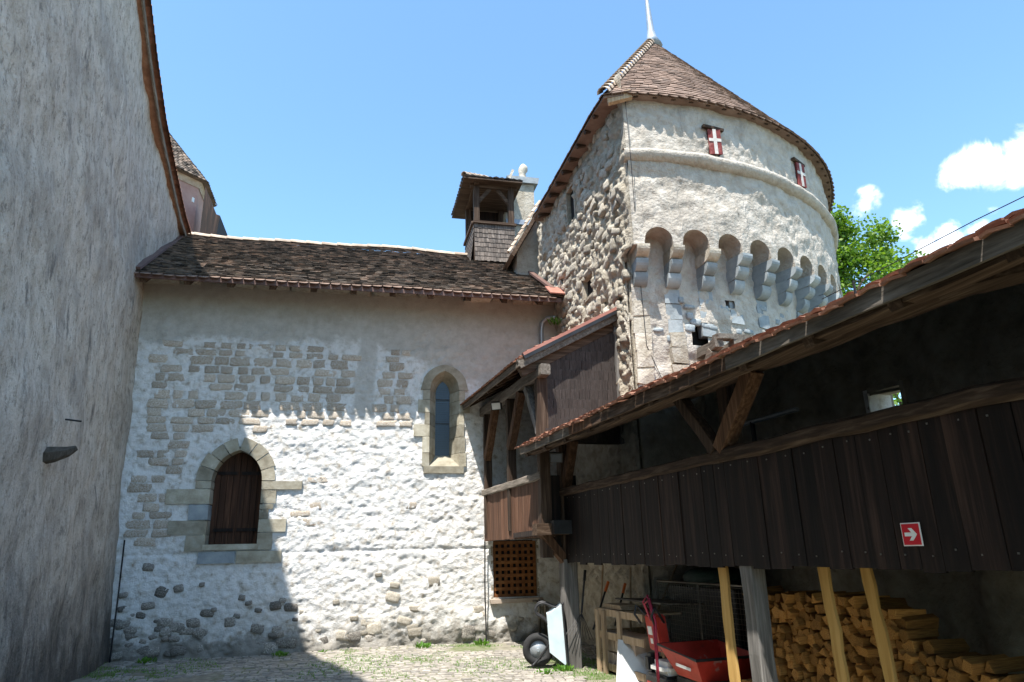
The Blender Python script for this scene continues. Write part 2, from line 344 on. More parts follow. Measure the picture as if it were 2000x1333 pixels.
mat('bark', [(.3, (.05, .04, .03)), (.7, (.12, .10, .08))], scale=8, stretch=(3, 3, .6), rough=.95, bump=.8, bscale=8, bdist=.03)
m_, t_, b_ = nodes('window_glass'); b_.inputs['Base Color'].default_value = (.02, .035, .06, 1); b_.inputs['Roughness'].default_value = .3; b_.inputs['Specular IOR Level'].default_value = .45; MATS['window_glass'] = m_
g = MATS

# stone / lump mesh library -------------------------------------------------
def lump_mesh(name, m, seed, sq=.55):
    bm = bmesh.new(); bmesh.ops.create_cube(bm, size=2); bmesh.ops.subdivide_edges(bm, edges=bm.edges, cuts=2, use_grid_fill=True)
    V = np.array([v.co[:] for v in bm.verts]); ln = np.linalg.norm(V, axis=1, keepdims=True)
    V = V*sq + V/ln*(1-sq)*1.15
    V += np.stack([fbm(V*1.1+seed*7.3+i*31, seed+i, 3) for i in range(3)], 1)*.17
    for v, c in zip(bm.verts, V): v.co = c*.5
    bm.faces.ensure_lookup_table()
    bm.normal_update()
    me = bpy.data.meshes.new(name); bm.to_mesh(me); bm.free(); me.materials.append(m)
    me.polygons.foreach_set('use_smooth', [True]*len(me.polygons)); return me
def block_mesh(name, m, seed, bev=.12):
    bm = bmesh.new(); bmesh.ops.create_cube(bm, size=1); bmesh.ops.bevel(bm, geom=bm.edges[:], offset=bev*.5, segments=1, affect='EDGES')
    r = random.Random(seed)
    for v in bm.verts: v.co += Vector([r.uniform(-.03, .03) for _ in range(3)])
    me = bpy.data.meshes.new(name); bm.to_mesh(me); bm.free(); me.materials.append(m); return me
WS = [lump_mesh('stone', g['wall_stone'], i, .75) for i in range(8)]
FS = [lump_mesh('stone', g['foot_stone'], i+20, .6) for i in range(6)]
RS = [lump_mesh('stone', g['pale_rubble'], i+40, .8) for i in range(8)]
SETT = [block_mesh('sett', g['sett'], i, .25) for i in range(6)]

# ---------------------------------------------------------------- ground and paving
P = MB(); P.add([(-150, -150, -.03), (150, -150, -.03), (150, 150, -.03), (-150, 150, -.03)], [(0, 1, 2, 3)])
gr = P.build('ground', g['sandy_ground'], fix=False); gr['kind'] = 'structure'
xs = np.arange(-5, 7.01, .08); ys = np.arange(-6, 14.3, .08); X, Y = np.meshgrid(xs, ys, indexing='ij'); F = np.stack([X, Y, X*0], -1).reshape(-1, 3)
def gz(p): p = np.asarray(p, float).reshape(-1, 3)*np.array([1, 1, 0]); return .028*fbm(p*.7, 3, 4)-.005
Z = gz(F).reshape(X.shape)+.006*vnoise(F*9, 5).reshape(X.shape)
pv = sheet('courtyard_paving', np.stack([X, Y, Z], -1), g['sandy_ground'], None); pv['kind'] = 'structure'
cand = []
y = 4.0
while y < 13.95:
    x = -4.3+random.uniform(0, .1); hrow = random.uniform(.095, .135)
    while x < 4.2:
        w = random.uniform(.10, .19)
        keep = vnoise(np.array([[x*.9, y*.9, 0]]), 8)[0]+vnoise(np.array([[x*3, y*3, 2]]), 9)[0]*.4
        xl = -4.0+(14-y)*.0875
        if x > xl+.1 and keep > -.33: cand.append((x+w/2, y+hrow/2, w*.92, hrow*.9, keep))
        x += w
    y += hrow
cand.sort(key=lambda c: (0 if (c[1] > 8.6 and -3.6 < c[0] < 3.2) else 1, c[1]))
jm = MB()
zz = gz(np.array([(c[0], c[1], 0) for c in cand]))
for i, (x, y, w, h, k) in enumerate(cand):
    z = zz[i]-.012+random.uniform(-.006, .006)
    if i < 300: inst('sett', random.choice(SETT), pv, (x, y, z), (random.uniform(-.05, .05), random.uniform(-.05, .05), random.uniform(-.06, .06)), (w, h, .07))
    else:
        a = Matrix.Rotation(random.uniform(-.06, .06), 3, 'Z'); t = .022+random.uniform(-.004, .004)
        vs = [(sx*w/2, sy*h/2, -.02) for sx, sy in ((-1, -1), (1, -1), (1, 1), (-1, 1))]+[(sx*w*.42, sy*h*.42, t) for sx, sy in ((-1, -1), (1, -1), (1, 1), (-1, 1))]
        jm.add([a @ Vector(v)+Vector((x, y, z)) for v in vs], [(4, 5, 6, 7), (0, 1, 5, 4), (1, 2, 6, 5), (2, 3, 7, 6), (3, 0, 4, 7)])
js = jm.build('sett_paving', g['sett'], pv, fix=False); js['kind'] = 'stuff'

# ---------------------------------------------------------------- chapel
YC = 14.0
chapel = thing('chapel', 'lime-washed stone chapel with dark tiled roof and arched shuttered opening', 'building', (0, 14, 0))
DX, DHW, DS, DE = -2.19, .45, 3.05, .149     # arched opening: centre, half width, springing, arch centre shift
def arch_top(dx, hw, spring, e):
    dx = np.abs(dx); r = hw+e; return spring+np.sqrt(np.maximum(r*r-(dx+e)**2, 0))
def ch_hole(c):
    x, z = c[:, 0], c[:, 2]
    h = (np.abs(x-DX) < DHW+.05) & (z > 1.83) & (z < arch_top(np.minimum(np.abs(x-DX), DHW+.05)*.9, DHW, DS, DE)+.07)
    h |= (np.abs(x-1.752) < .36) & (z > 3.25) & (z < 5.0)
    h |= (np.abs(x-1.752) < .30) & (z >= 5.0) & (z < 5.35)
    h |= (x > 2.74) & (x < 3.64) & (z > .79) & (z < 1.87)
    return h
us = np.arange(-5.0, 4.45, .022); vs_ = np.arange(-.3, 7.2, .022); U, V = np.meshgrid(us, vs_, indexing='ij'); F = np.stack([U, V, U*0], -1).reshape(-1, 3)
smooth = np.clip((F[:, 1]+.45*fbm(F*1.6, 4)-5.7)/.3, 0, 1)
rough_ = .010*fbm(F*np.array([2.6, 4.2, 1]), 11, 4, .6)+.013*np.clip(.55-cells(F*np.array([3.6, 6.2, 1]), 3), 0, 1)
foot = np.clip((.75-F[:, 1])/.75, 0, 1)
D = (rough_*(1-.8*smooth)+.0085*fbm(F*np.array([10., 13., 1.]), 2, 3, .8)*(1-.75*smooth) + foot*.07*(.6+fbm(F*3, 6)) - .02*(1-smooth)*np.exp(-((F[:, 1]-1.73)/.03)**2)).reshape(U.shape)
Wl = sheet('wall', np.stack([U, YC-D, V], -1), g['limewash'], chapel, ch_hole)
# coursed stones of the wall face
def near_open(x, z, w):
    if abs(x-DX) < DHW+.42+w/2 and 1.5 < z < 4.0: return True
    if abs(x-1.752) < .62+w/2 and 3.1 < z < 5.6: return True
    return x > 2.5
n = 0; z = 1.9
stones = []
while z < 5.75:
    h = random.uniform(.105, .155); x = -4.05+random.uniform(0, .3)
    while x < 2.4:
        w = random.uniform(.15, .38)
        if not near_open(x+w/2, z+h/2, w) and not abs(x+w/2-.12) < .28 and random.random() < .86 and not (z > 5.2 and x > .2 and random.random() < .6):
            stones.append((x+w/2, z+h/2, w, h))
        x += w+random.uniform(.05, .14)
    z += h+random.uniform(.025, .05)
random.shuffle(stones)
stones = [s for s in stones if s[1] > 4.05 or s[0] < -2.7+(4.1-s[1])*.33 or random.random() < .10][:300]  # sunlit whiteness put into the layout: few beige stones beyond the shadow edge
for (x, z, w, h) in stones:
    lit = not (x < -1.2-(3.6-z)*-.0 or z > 4.15)
    inst('stone', random.choice(WS), Wl, (x, YC+(.012 if not lit else .024), z), (random.uniform(-.03, .03), random.uniform(-.06, .06), random.uniform(-.03, .03)), (w*1.1, .062, h*1.12))
for i in range(190):      # field stones low on the wall; painted light: dark kind shaded, pale kind sunlit
    x = random.uniform(-4.0, 3.9); z = abs(random.gauss(0, .55))+.06
    if z > 1.62 or (x > 2.6 and z > .6) or (x > -1 and random.random() < .25): continue
    s = random.uniform(.09, .26)
    if x > -.9 and random.random() < .5: continue
    inst('boulder', random.choice(FS if x < -.9 or z < .22 else RS), Wl, (x, YC+.022-.06*max(0, .6-z)+random.uniform(0, .03), z), (0, random.uniform(-.3, .3), 0), (s, .12, s*random.uniform(.5, .85)))
# cornice stones under the eave
x = -4.45
while x < 4.1:
    w = random.uniform(.35, .8)
    if random.random() < .85: inst('cornice_stone', random.choice(RS), Wl, (x+w/2, YC-.08, 7.06+random.uniform(-.03, .03)), (0, random.uniform(-.04, .04), 0), (w, .42, .2))
    x += w+.05
# arched opening: dressed stones, sill, shutters
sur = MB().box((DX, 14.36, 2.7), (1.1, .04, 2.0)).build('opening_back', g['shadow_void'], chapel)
def voussoir(cx, hw, spring, e, a0, a1, side, th, y0, y1, name, par_, m=g['sandstone']):
    r = hw+e; pts = []
    for q in range(4):
        a = a0+(a1-a0)*q/3; pts.append((r*math.cos(a)-e, r*math.sin(a)))
    for q in range(4):
        a = a1+(a0-a1)*q/3; pts.append(((r+th)*math.cos(a)-e, (r+th)*math.sin(a)))
    MB().prism([(cx+side*max(p[0], .0), y0, spring+p[1]) for p in pts], (0, y1-y0, 0)).build(name, m, par_)
door_s = MB().box((DX, 14.1, 1.845), (2*DHW+.06, .34, .10)).build('sill', g['sandstone'], chapel)
amax = math.acos(DE/(DHW+DE))
for side in (-1, 1):
    for q in range(4):
        a0 = amax*q/4+.012; a1 = amax*(q+1)/4-.012
        voussoir(DX, DHW, DS, DE, a0, a1 if q < 3 else amax-.004, side, .25+random.uniform(-.02, .03), 13.962-random.uniform(0, .008), 14.3, 'voussoir', door_s)
for side, lst in ((-1, [(1.78, 2.07, .34), (2.07, 2.33, .66), (2.33, 2.62, .34), (2.62, 2.90, .76), (2.90, 3.05, .27)]), (1, [(1.78, 2.10, .27), (2.10, 2.34, .50), (2.34, 2.52, .16), (2.52, 2.62, .24), (2.62, 2.88, .28), (2.88, 3.05, .74)])):
    for z0, z1, w in lst:
        MB().box((DX+side*(DHW+w/2), 14.13, (z0+z1)/2), (w, .34, z1-z0-.012), j=.006).build('quoin', g['grey_sandstone'] if (side < 0 and 2.3 < z0 < 2.4) else g['sandstone'], door_s)
MB().box((-2.42, 14.1, 1.67), (.64, .29, .2), j=.012).build('quoin', g['grey_sandstone'], door_s)
MB().box((-1.68, 14.1, 1.665), (.80, .29, .21), j=.012).build('quoin', g['sandstone'], door_s)
shut = MB().box((DX, 14.31, 2.62), (.025, .03, 1.4)).build('shutter', g['door_wood'], chapel); shut['label'] = 'dark brown plank shutters closing the arched opening'
k = 8
for i in range(k):
    x0 = DX-DHW+2*DHW*i/k+.004; x1 = DX-DHW+2*DHW*(i+1)/k-.004
    t0, t1 = [float(arch_top(np.array(x-DX), DHW, DS, DE)) for x in (x0, x1)]
    yy = 14.27+random.uniform(-.004, .004); tm = float(arch_top(np.array((x0+x1)/2-DX), DHW, DS, DE))
    MB().prism([(x0, yy, 1.9), (x1, yy, 1.9), (x1, yy, t1), ((x0+x1)/2, yy, tm), (x0, yy, t0)], (0, .03, 0)).build('plank', g['door_wood'], shut)
for zc in (2.16, 3.22):
    for s in (-1, 1): MB().box((DX+s*.215, 14.255, zc), (.36, .025, .06)).build('batten', g['dark_planks'], shut)
# lancet window
LX, LH = 1.752, .152
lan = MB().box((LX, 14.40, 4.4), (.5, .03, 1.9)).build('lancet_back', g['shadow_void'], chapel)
for z0, z1, w in ((3.6, 4.28, 0), (4.28, 4.80, .006), (4.80, 5.2, 0)):
    pn = MB()
    if z1 < 5: pn.box((LX, 14.355+w, (z0+z1)/2), (2*LH+.02, .012, z1-z0-.012))
    else:
        pts = [(LX-LH, 14.35, z0), (LX+LH, 14.35, z0)]+[(LX+LH*c, 14.35, float(arch_top(np.array(LH*c), LH, 4.93, .16))) for c in np.linspace(1, -1, 9)]
        pn.prism(pts, (0, .012, 0))
    p_ = pn.build('pane', g['window_glass'], lan)
for zc in np.arange(3.66, 5.1, .048): MB().box((LX, 14.346, zc), (2*LH*(1 if zc < 4.95 else .8), .004, .004)).build('glazing_bar', g['iron'], lan)
for zc in (4.28, 4.80): MB().box((LX, 14.343, zc), (2*LH, .02, .022)).build('glazing_bar', g['iron'], lan)
frame = MB().prism([(LX-.40, 13.965, 3.22), (LX+.38, 13.965, 3.22), (LX+.30, 13.965, 3.34), (LX+LH, 14.33, 3.6), (LX-LH, 14.33, 3.6), (LX-.30, 13.965, 3.34)], (0, .0001, 0))
frame = MB().add([(LX-.42, 13.966, 3.2), (LX+.40, 13.966, 3.2), (LX+.40, 13.966, 3.34), (LX-.42, 13.966, 3.34), (LX-LH-.1, 14.36, 3.61), (LX+LH+.1, 14.36, 3.61), (LX-.42, 14.36, 3.2), (LX+.40, 14.36, 3.2)],
                 [(0, 1, 2, 3), (3, 2, 5, 4), (0, 3, 4, 6), (1, 7, 5, 2), (6, 4, 5, 7), (0, 6, 7, 1)]).build('sill', g['sandstone'], chapel)
for side in (-1, 1):
    zs = [3.34, 3.62, 3.95, 4.2, 4.45, 4.72, 4.93]; ws = [.14, .14, .32, .10, .24, .14, .30] if side < 0 else [.14, .12, .10, .10, .22, .12, .34]
    for a, b, w in zip(zs[:-1], zs[1:], ws):
        xs_, xg, xo = LX+side*.31, LX+side*LH, LX+side*(.31+w)
        MB().prism([(xs_, 13.966, a), (xo, 13.966, a), (xo, 14.36, a), (xg, 14.36, a), (xg, 14.33, a)], (0, 0, b-a-.008)).build('quoin', g['sandstone'], frame)
    rings = []
    for c in np.linspace(1, 0, 9):
        zi = float(arch_top(np.array(LH*c), LH, 4.93, .16)); zo = float(arch_top(np.array(.31*c), .31, 4.93, .12)); zq = float(arch_top(np.array(.50*c), .50, 4.93, .05))
        rings.append([(LX+side*LH*c, 14.36, zi), (LX+side*.31*c, 13.966, zo), (LX+side*.50*c, 13.966, zq), (LX+side*.50*c, 14.30, zq)])
    mb = MB(); b_v = [p for r in rings for p in r]
    mb.add(b_v, [(i*4+q, i*4+q+1, (i+1)*4+q+1, (i+1)*4+q) for i in range(8) for q in range(3)]+[(0, 1, 2, 3)])
    mb.build('arch_stone', g['sandstone'], frame)
# rusty lattice over the low window
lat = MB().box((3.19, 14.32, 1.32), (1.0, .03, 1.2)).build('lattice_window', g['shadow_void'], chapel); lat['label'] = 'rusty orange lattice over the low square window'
for i in range(8): MB().box((2.775+i*.1186, 14.06, 1.325), (.058, .018, 1.06)).build('lattice_bar', g['rust_lattice'], lat)
for i in range(9): MB().box((3.19, 14.042, .825+i*.125), (.88, .016, .06)).build('lattice_bar', g['rust_lattice'], lat)
MB().box((3.19, 13.97, .735), (1.05, .2, .09), j=.01).build('sill', g['block_stone'], lat)
for s in (2.72, 3.66): MB().box((s, 14.15, 1.33), (.04, .3, 1.1)).build('jamb', g['dim_rubble'], lat)
# roof
EY, EZ, RY, RZ = 13.20, 6.875, 18.4, 10.06
sl_ = Vector((0, RY-EY, RZ-EZ)); L_ = sl_.length; sd = sl_.normalized(); nn = Vector((0, -sd.z, sd.y))
def sag(x): return .03*math.sin(x*.9+1)+.02*math.sin(x*2.1)
deck = MB().prism([(-5.2, EY, EZ-.05), (4.2, EY, EZ-.05), (4.2, RY, RZ-.05), (-5.2, RY, RZ-.05)], nn*-.06).build('roof', g['hewn_x'], chapel)
MB().prism([(-5.2, RY, RZ-.06), (4.2, RY, RZ-.06), (4.2, 23.6, 6.8), (-5.2, 23.6, 6.8)], Vector((0, 0, -.06))).build('rear_slope', g['old_tile'], deck)
def tile_rows(mb, n_rows, rowlen, place, w=.155, th=.014, jit=.012):
    pass
tm = MB(); nr = 50; ex = L_/nr
for r in range(nr):
    x = -5.1+random.uniform(0, .15); rj = random.uniform(-.012, .012)
    while x < 4.18:
        w = random.uniform(.135, .17); u0 = r*ex+rj+random.uniform(-.016, .016)-.02; lift = .03+random.uniform(0, .012); tw = random.uniform(-.006, .006)
        if not (x > 2.85 and r > nr-6 and x < 3.95):
            q = []
            for uu, hh in ((u0, lift), (u0+ex*1.5, .008)):
                for xx, t_w in ((x, -tw), (x+w*.97, tw)):
                    p = Vector((xx, EY, EZ))+sd*uu+nn*(hh+t_w)+Vector((0, 0, sag(xx)*(.4+.6*uu/L_))); q.append(p)
            lo = [q[0]-nn*.018, q[1]-nn*.018]
            tm.add([q[0], q[1], q[3], q[2], lo[0], lo[1]], [(0, 1, 2, 3), (4, 5, 1, 0), (4, 0, 3), (5, 2, 1)])
        x += w
o = tm.build('roof_tiles', g['old_tile'], deck, fix=False); o['kind'] = 'stuff'
def tongue(m, w=.19, ln=.36):
    out = [(ln, -w/2), (w/2, -w/2)]+[(w/2-w/2*math.cos(a), w/2*math.sin(a)) for a in np.linspace(-math.pi/2*.85, math.pi/2*.85, 7)]+[(w/2, w/2), (ln, w/2)]
    mb = MB().prism([(u, v, 0) for u, v in out], (0, 0, .016)); me = bpy.data.meshes.new('eave_tile'); me.from_pydata(mb.v, [], mb.f); me.update()
    bm = bmesh.new(); bm.from_mesh(me); bmesh.ops.recalc_face_normals(bm, faces=bm.faces); bm.to_mesh(me); bm.free(); me.materials.append(m); return me
TG = tongue(g['tower_tile'])
def lay(parent, tip, slope_dir, normal, jit=.012):
    u = Vector(slope_dir).normalized(); n_ = Vector(normal).normalized(); v = n_.cross(u)
    Mx = Matrix((u, v, n_)).transposed().to_4x4(); Mx.translation = Vector(tip)+u*random.uniform(-jit, jit)+n_*random.uniform(-.004, .006)
    o = link(bpy.data.objects.new('eave_tile', TG)); par(o, parent); o.matrix_basis = Mx @ Matrix.Rotation(random.uniform(-.04, .04), 4, 'Z'); return o
x = -4.25
while x < 4.1:
    lay(deck, Vector((x, EY, EZ+sag(x)*.4))-sd*.145-nn*.01, sd, nn); x += .205
def half_tile(name, m, p0, p1, r, parent, upv=Vector((0, 0, 1)), r2=None):
    p0 = Vector(p0); p1 = Vector(p1); d = (p1-p0).normalized(); a = d.cross(upv).normalized(); u = a.cross(d); vs = []
    for p, rr, lf in ((p0, r, .012), (p1, r2 or r*.9, 0)):
        for t in (rr, rr-.016):
            for q in range(7):
                an = math.pi*q/6; vs.append(p+a*math.cos(an)*t+u*(math.sin(an)*t+lf))
    fs = []
    for q in range(6): fs += [(q, q+1, 14+q+1, 14+q), (7+q+1, 7+q, 21+q, 21+q+1), (q+1, q, 7+q, 7+q+1), (14+q, 14+q+1, 21+q+1, 21+q)]
    return MB().add(vs, fs).build(name, m, parent)
x = -5.0
while x < 2.9:
    half_tile('ridge_tile', g['ridge_tile'], (x, RY, RZ+.0+sag(x)+random.uniform(-.01, .01)), (x+.46, RY, RZ+.0+sag(x+.4)), .11, deck); x += .42
MB().beam((-4.9, EY-.02, EZ-.09), (4.15, EY-.02, EZ-.09), .03, .09, 12, .006).build('fascia', g['brown_metal'], deck)
x = -4.1
while x < 4.0:
    MB().beam((x, EY+.03, EZ-.13), (x, 14.4, EZ-.13+1.32*sd.z/sd.y), .12, .14).build('rafter', g['hewn_y'], deck); x += .78
fl = MB(); fl.beam((-4.22, EY-.02, EZ+.06), (-4.86, RY+.1, RZ+.1), .14, .05, 6, .004, upv=nn); fl.build('flashing', g['brown_metal'], deck)
MB().beam((4.06, EY-.12, EZ+.03), (4.12, EY+.5, EZ+.42), .34, .03, 1, 0, upv=nn).build('flashing', g['red_metal'], deck)
MB().beam((4.1, EY+.4, EZ+.35), (4.15, RY, RZ+.12), .12, .05, 1, 0, upv=nn).build('flashing', g['brown_metal'], deck)
pipe = MB().tube([(4.12, 13.6, 6.55), (4.0, 13.8, 6.6), (3.9, 13.88, 6.5), (3.88, 13.9, 6.3), (3.88, 13.9, 4.6)], .045).build('downpipe', g['zinc'], chapel, smooth=True)
MB().tube([(2.56, 13.88, 1.9), (2.55, 13.87, .9), (2.57, 13.86, 0)], .014, 6).build('cable', g['iron'], chapel)
MB().tube([(-3.93, 13.86, 0), (-3.94, 13.87, 1.0), (-3.98, 13.93, 2.0)], .014, 6).build('cable', g['iron'], chapel)
pp = [(3.62, 13.84, 0), (3.62, 13.84, .62), (3.58, 13.86, .70), (3.5, 13.9, .72)]
MB().tube(pp, .028).build('conduit', g['steel_tube'], chapel, smooth=True); MB().tube([(p[0]+.12, p[1], p[2]+(.02 if p[2] else 0)) for p in pp], .028).build('conduit', g['steel_tube'], chapel, smooth=True)

# ---------------------------------------------------------------- big plastered building on the left
plb = thing('plastered_building', 'tall grey weather-stained plaster building with curved orange tile verge', 'building', (-4, 8, 0))
TZ = [-5, 0, 4, 7, 13, 30]; TX = [-3.92, -4.02, -4.17, -4.33, -4.62, -5.3]
VY = [24, 20, 17.9, 17.04, 15.44, 13.69, 12.33, 11.3, 9.6, 6.0, 2.0, -2.0, -8]; VZ = [9.9, 9.9, 9.92, 9.9, 10.13, 10.42, 10.94, 11.48, 12.43, 14.6, 17.2, 14.8, 11.0]
def vz(y): return np.interp(-np.asarray(y), [-v for v in VY], VZ)
def wxl(y, z): return np.interp(z, TZ, TX)+(14-y)*math.tan(R_(5))
ys = np.arange(-8, 20.5, .07); tt = np.linspace(0, 1, 170); Yg, T = np.meshgrid(ys, tt, indexing='ij'); Zg = -.3+(vz(Yg)-.06+.3)*T; Xg = wxl(Yg, Zg)
F = np.stack([Yg, Zg, Yg*0], -1).reshape(-1, 3); Dg = (.05*fbm(F*.6, 21, 3)+.02*fbm(F*np.array([2.5, 1.6, 1]), 22, 5, .6)).reshape(Yg.shape)
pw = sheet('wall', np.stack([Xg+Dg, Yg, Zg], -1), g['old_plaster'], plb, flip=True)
rv = []
for yv in np.concatenate([np.arange(-8, 8, 1.), np.arange(8, 20.1, .5)]):
    z = float(vz(yv)); rv.append((yv, z, float(wxl(yv, z))))
rb = MB()
for (y0, z0, x0), (y1, z1, x1) in zip(rv[:-1], rv[1:]):
    rb.add([(x0+.10, y0, z0), (x1+.10, y1, z1), (-13, y1, z1), (-13, y0, z0), (x0+.10, y0, z0+.09), (x1+.10, y1, z1+.09), (-13, y1, z1+.09), (-13, y0, z0+.09)], [(0, 1, 2, 3), (7, 6, 5, 4), (0, 4, 5, 1)])
prf = rb.build('roof', g['terracotta'], plb)
vb = MB()
for (y0, z0, x0), (y1, z1, x1) in zip(rv[:-1], rv[1:]): vb.beam((x0+.115, y0, z0+.01), (x1+.115, y1, z1+.01), .03, .13)
vb.build('verge_board', g['grey_y'], prf)
yy = 7.0
while yy < 18.2:
    st = .16; z0, z1 = float(vz(yy)), float(vz(yy+st)); xx = float(wxl(yy, z0))+.16
    d_ = Vector((0, st, z1-z0)).normalized()
    half_tile('verge_tile', g['terracotta'], (xx, yy-.03, z0+.10), (xx-.012, yy+st+.02, z1+.085), .085, prf, r2=.07); yy += st
yy = -6
while yy < 7:
    z0, z1 = float(vz(yy)), float(vz(yy+.4)); xx = float(wxl(yy, z0))+.16; half_tile('verge_tile', g['terracotta'], (xx, yy, z0+.09), (xx, yy+.4, z1+.09), .085, prf); yy += .4
sx, sy, sz = wxl(9.5, 2.92)+.03, 9.5, 2.92
MB().tube([(sx-.15, sy-.02, sz-.03), (sx+.05, sy, sz), (sx+.2, sy+.02, sz+.04), (sx+.29, sy+.03, sz+.09)], [.12, .10, .065, .03], 6).build('stone_spout', g['bark'], plb)
MB().tube([(sx-.05, 9.94, 3.44), (sx+.14, 9.96, 3.42)], .012, 6).build('iron_pin', g['iron'], plb)

# ---------------------------------------------------------------- round tower
CX, CY, RU, RL = 5.20, 15.50, 6.06, 5.64
tower = thing('round_tower', 'round stone tower with machicolation arches and conical brown tile roof', 'tower', (CX, 12, 0))
FX = 4.28
def cyl(th, r, z): return np.stack([CX+r*np.sin(th), CY-r*np.cos(th), z], -1)
A0 = math.asin((FX-CX)/RU)                # where the round meets the flat face
PA = R_(6.25); ARC = [R_(-4.6)+PA*k for k in range(17)]; ZS, AR = 6.50, .245; EAVE = 9.24
th = np.arange(A0, R_(100), .0042)
zb = np.full(th.shape, 6.42)
for a in ARC:
    s = (th-a)*RU; m_in = np.abs(s) < AR; zb[m_in] = ZS+np.sqrt(AR**2-s[m_in]**2)
tv = np.linspace(0, 1, 84); TH, T = np.meshgrid(th, tv, indexing='ij'); Zt = zb[:, None]+(EAVE+.12-zb[:, None])*T
def rough_tower(TH, Z, r, seed):
    F = np.stack([TH*r, Z, TH*0], -1).reshape(-1, 3); return (.026*fbm(F*np.array([1.8, 2.4, 1]), seed, 5, .62)+.012*fbm(F*8, seed+4, 3)).reshape(TH.shape)
fade = np.clip(T*12, 0, 1)
up_w = sheet('upper_wall', cyl(TH, RU+rough_tower(TH, Zt, RU, 31)*fade, Zt), g['tower_plaster'], tower)
sof = np.stack([cyl(th, RU, zb), cyl(th, (RU+RL)/2, zb), cyl(th, RL-.05, zb)], 1); so_ = sheet('arch_soffit', sof, g['tower_plaster'], up_w, flip=True)
so_.data.polygons.foreach_set('use_smooth', [False]*len(so_.data.polygons))
zl = np.arange(-.2, 6.95, .045); TH2, Z2 = np.meshgrid(th, zl, indexing='ij')
holes_t = [(R_(3.0), 5.06, .15, .20), (R_(9.5), 5.62, .10, .07)]
def lw_hole(c):
    a = np.arctan2(c[:, 0]-CX, CY-c[:, 1]); h = np.zeros(len(c), bool)
    for (t0, z0, w, hh) in holes_t: h |= (np.abs((a-t0)*RL) < w) & (np.abs(c[:, 2]-z0) < hh)
    return h
lo_w = sheet('lower_wall', cyl(TH2, RL+rough_tower(TH2, Z2, RL, 37)*1.1, Z2), g['tower_plaster'], tower, lw_hole)
for (t0, z0, w, hh) in holes_t:
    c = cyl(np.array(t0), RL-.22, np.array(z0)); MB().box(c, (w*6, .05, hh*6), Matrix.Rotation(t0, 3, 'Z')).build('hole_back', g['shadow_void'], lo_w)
def rad(t): return Vector((math.sin(t), -math.cos(t), 0)), Vector((math.cos(t), math.sin(t), 0))
def on(t, r, z): return Vector((CX+r*math.sin(t), CY-r*math.cos(t), z))
# corbels of three rounded tiers
for k, a in enumerate([x-PA/2 for x in ARC[:9]]):
    if k == 0: a += R_(.5)
    o_, tg = rad(a); cb = None
    for ti, (z0, z1, p0, p1) in enumerate(((6.23, 6.43, .34, .44), (6.03, 6.23, .20, .31), (5.82, 6.03, .06, .18))):
        pr = [(-.06, z0)]+[(p0*.35+(p1-p0*.35)*math.sin(q_*math.pi/12), z0+(z1-z0)*.8*(1-math.cos(q_*math.pi/12))) for q_ in range(7)]+[(p1, z1), (-.06, z1)]
        w = .235-random.uniform(0, .04); base = on(a, RL, 0)
        mb = MB().prism([base+o_*x+Vector((0, 0, z))-tg*w/2 for x, z in pr], tg*w)
        ob = mb.build('corbel', g['grey_sandstone'] if k > 2 or ti > 0 else g['pale_rubble'], tower) if cb is None else mb.build('corbel_stone', g['grey_sandstone'], cb)
        cb = cb or ob
    if k < 8:           # squared grey blocks set in the wall below
        for q in range(random.choice((2, 3, 3))):
            if k in (0,): break
            bs = on(a, RL-.06+random.uniform(-.01, .012), 5.68-q*.27); MB().box(bs, (.26, .15, .25), Matrix.Rotation(a, 3, 'Z'), j=.012).build('block', g['grey_sandstone'], lo_w)
for q in range(6):   # pitted pale quoins at the corner and a second column of them
    MB().box(on(A0+R_(1.4), RL-.04, 5.45-q*.29), (.27, .16, .26), Matrix.Rotation(A0, 3, 'Z'), j=.02).build('block', g['pale_rubble'], lo_w)
    if q > 1: MB().box(on(R_(-1.4), RL-.04, 5.45-q*.27), (.27, .16, .25), Matrix.Rotation(0, 3, 'Z'), j=.02).build('block', g['pale_rubble'], lo_w)
for q in range(26):
    t = R_(random.uniform(-5, 30)); inst('block', random.choice(FS), lo_w, on(t, RL-.02, random.uniform(4.8, 5.75)), (0, 0, t), (random.uniform(.1, .22), .08, random.uniform(.06, .13)), g['grey_sandstone'])
# string course
th3 = np.arange(A0-R_(.6), R_(100), .012); prof = [(-.03, -.13), (.05, -.12), (.11, -.07), (.14, 0), (.12, .06), (.06, .10), (-.03, .12)]
jz = .012*fbm(np.stack([th3*14, th3*0, th3*0], -1), 41, 3)
st = np.stack([cyl(th3, RU+p[0]+jz*.8, 8.09+p[1]+jz+th3*0) for p in prof], 1); sheet('string_course', st, g['tower_plaster'], tower, flip=True)
# flat rubble side
us = np.arange(9.4, 15.3, .035); vs2 = np.arange(-.2, 9.85, .035); U, V = np.meshgrid(us, vs2, indexing='ij'); F = np.stack([U, V, U*0], -1).reshape(-1, 3)
D = (.11*np.clip(.6-cells(F*np.array([4.6, 5.8, 1])+.35*np.stack([fbm(F*3, 5), fbm(F*3, 6), F[:, 0]*0], 1), 8), 0, 1)+.035*fbm(F*2.2, 51, 3, .6)+.02*fbm(F*11, 53, 3, .7)).reshape(U.shape)
Uw = U.copy(); fr = (U-9.4)/.6; edge = np.where(V > 6.4, CY-math.sqrt(RU**2-(FX-CX)**2), CY-math.sqrt(RL**2-(FX-CX)**2)); Uw = np.where(fr < 1, edge+(10.0-edge)*fr, U)
D = D*np.clip(fr*2, 0.05, 1)
fhole = lambda c: ((np.abs(c[:, 1]-12.55) < .24) & (np.abs(c[:, 2]-8.75) < .40)) | ((np.abs(c[:, 1]-11.75) < .27) & (np.abs(c[:, 2]-6.55) < .20))
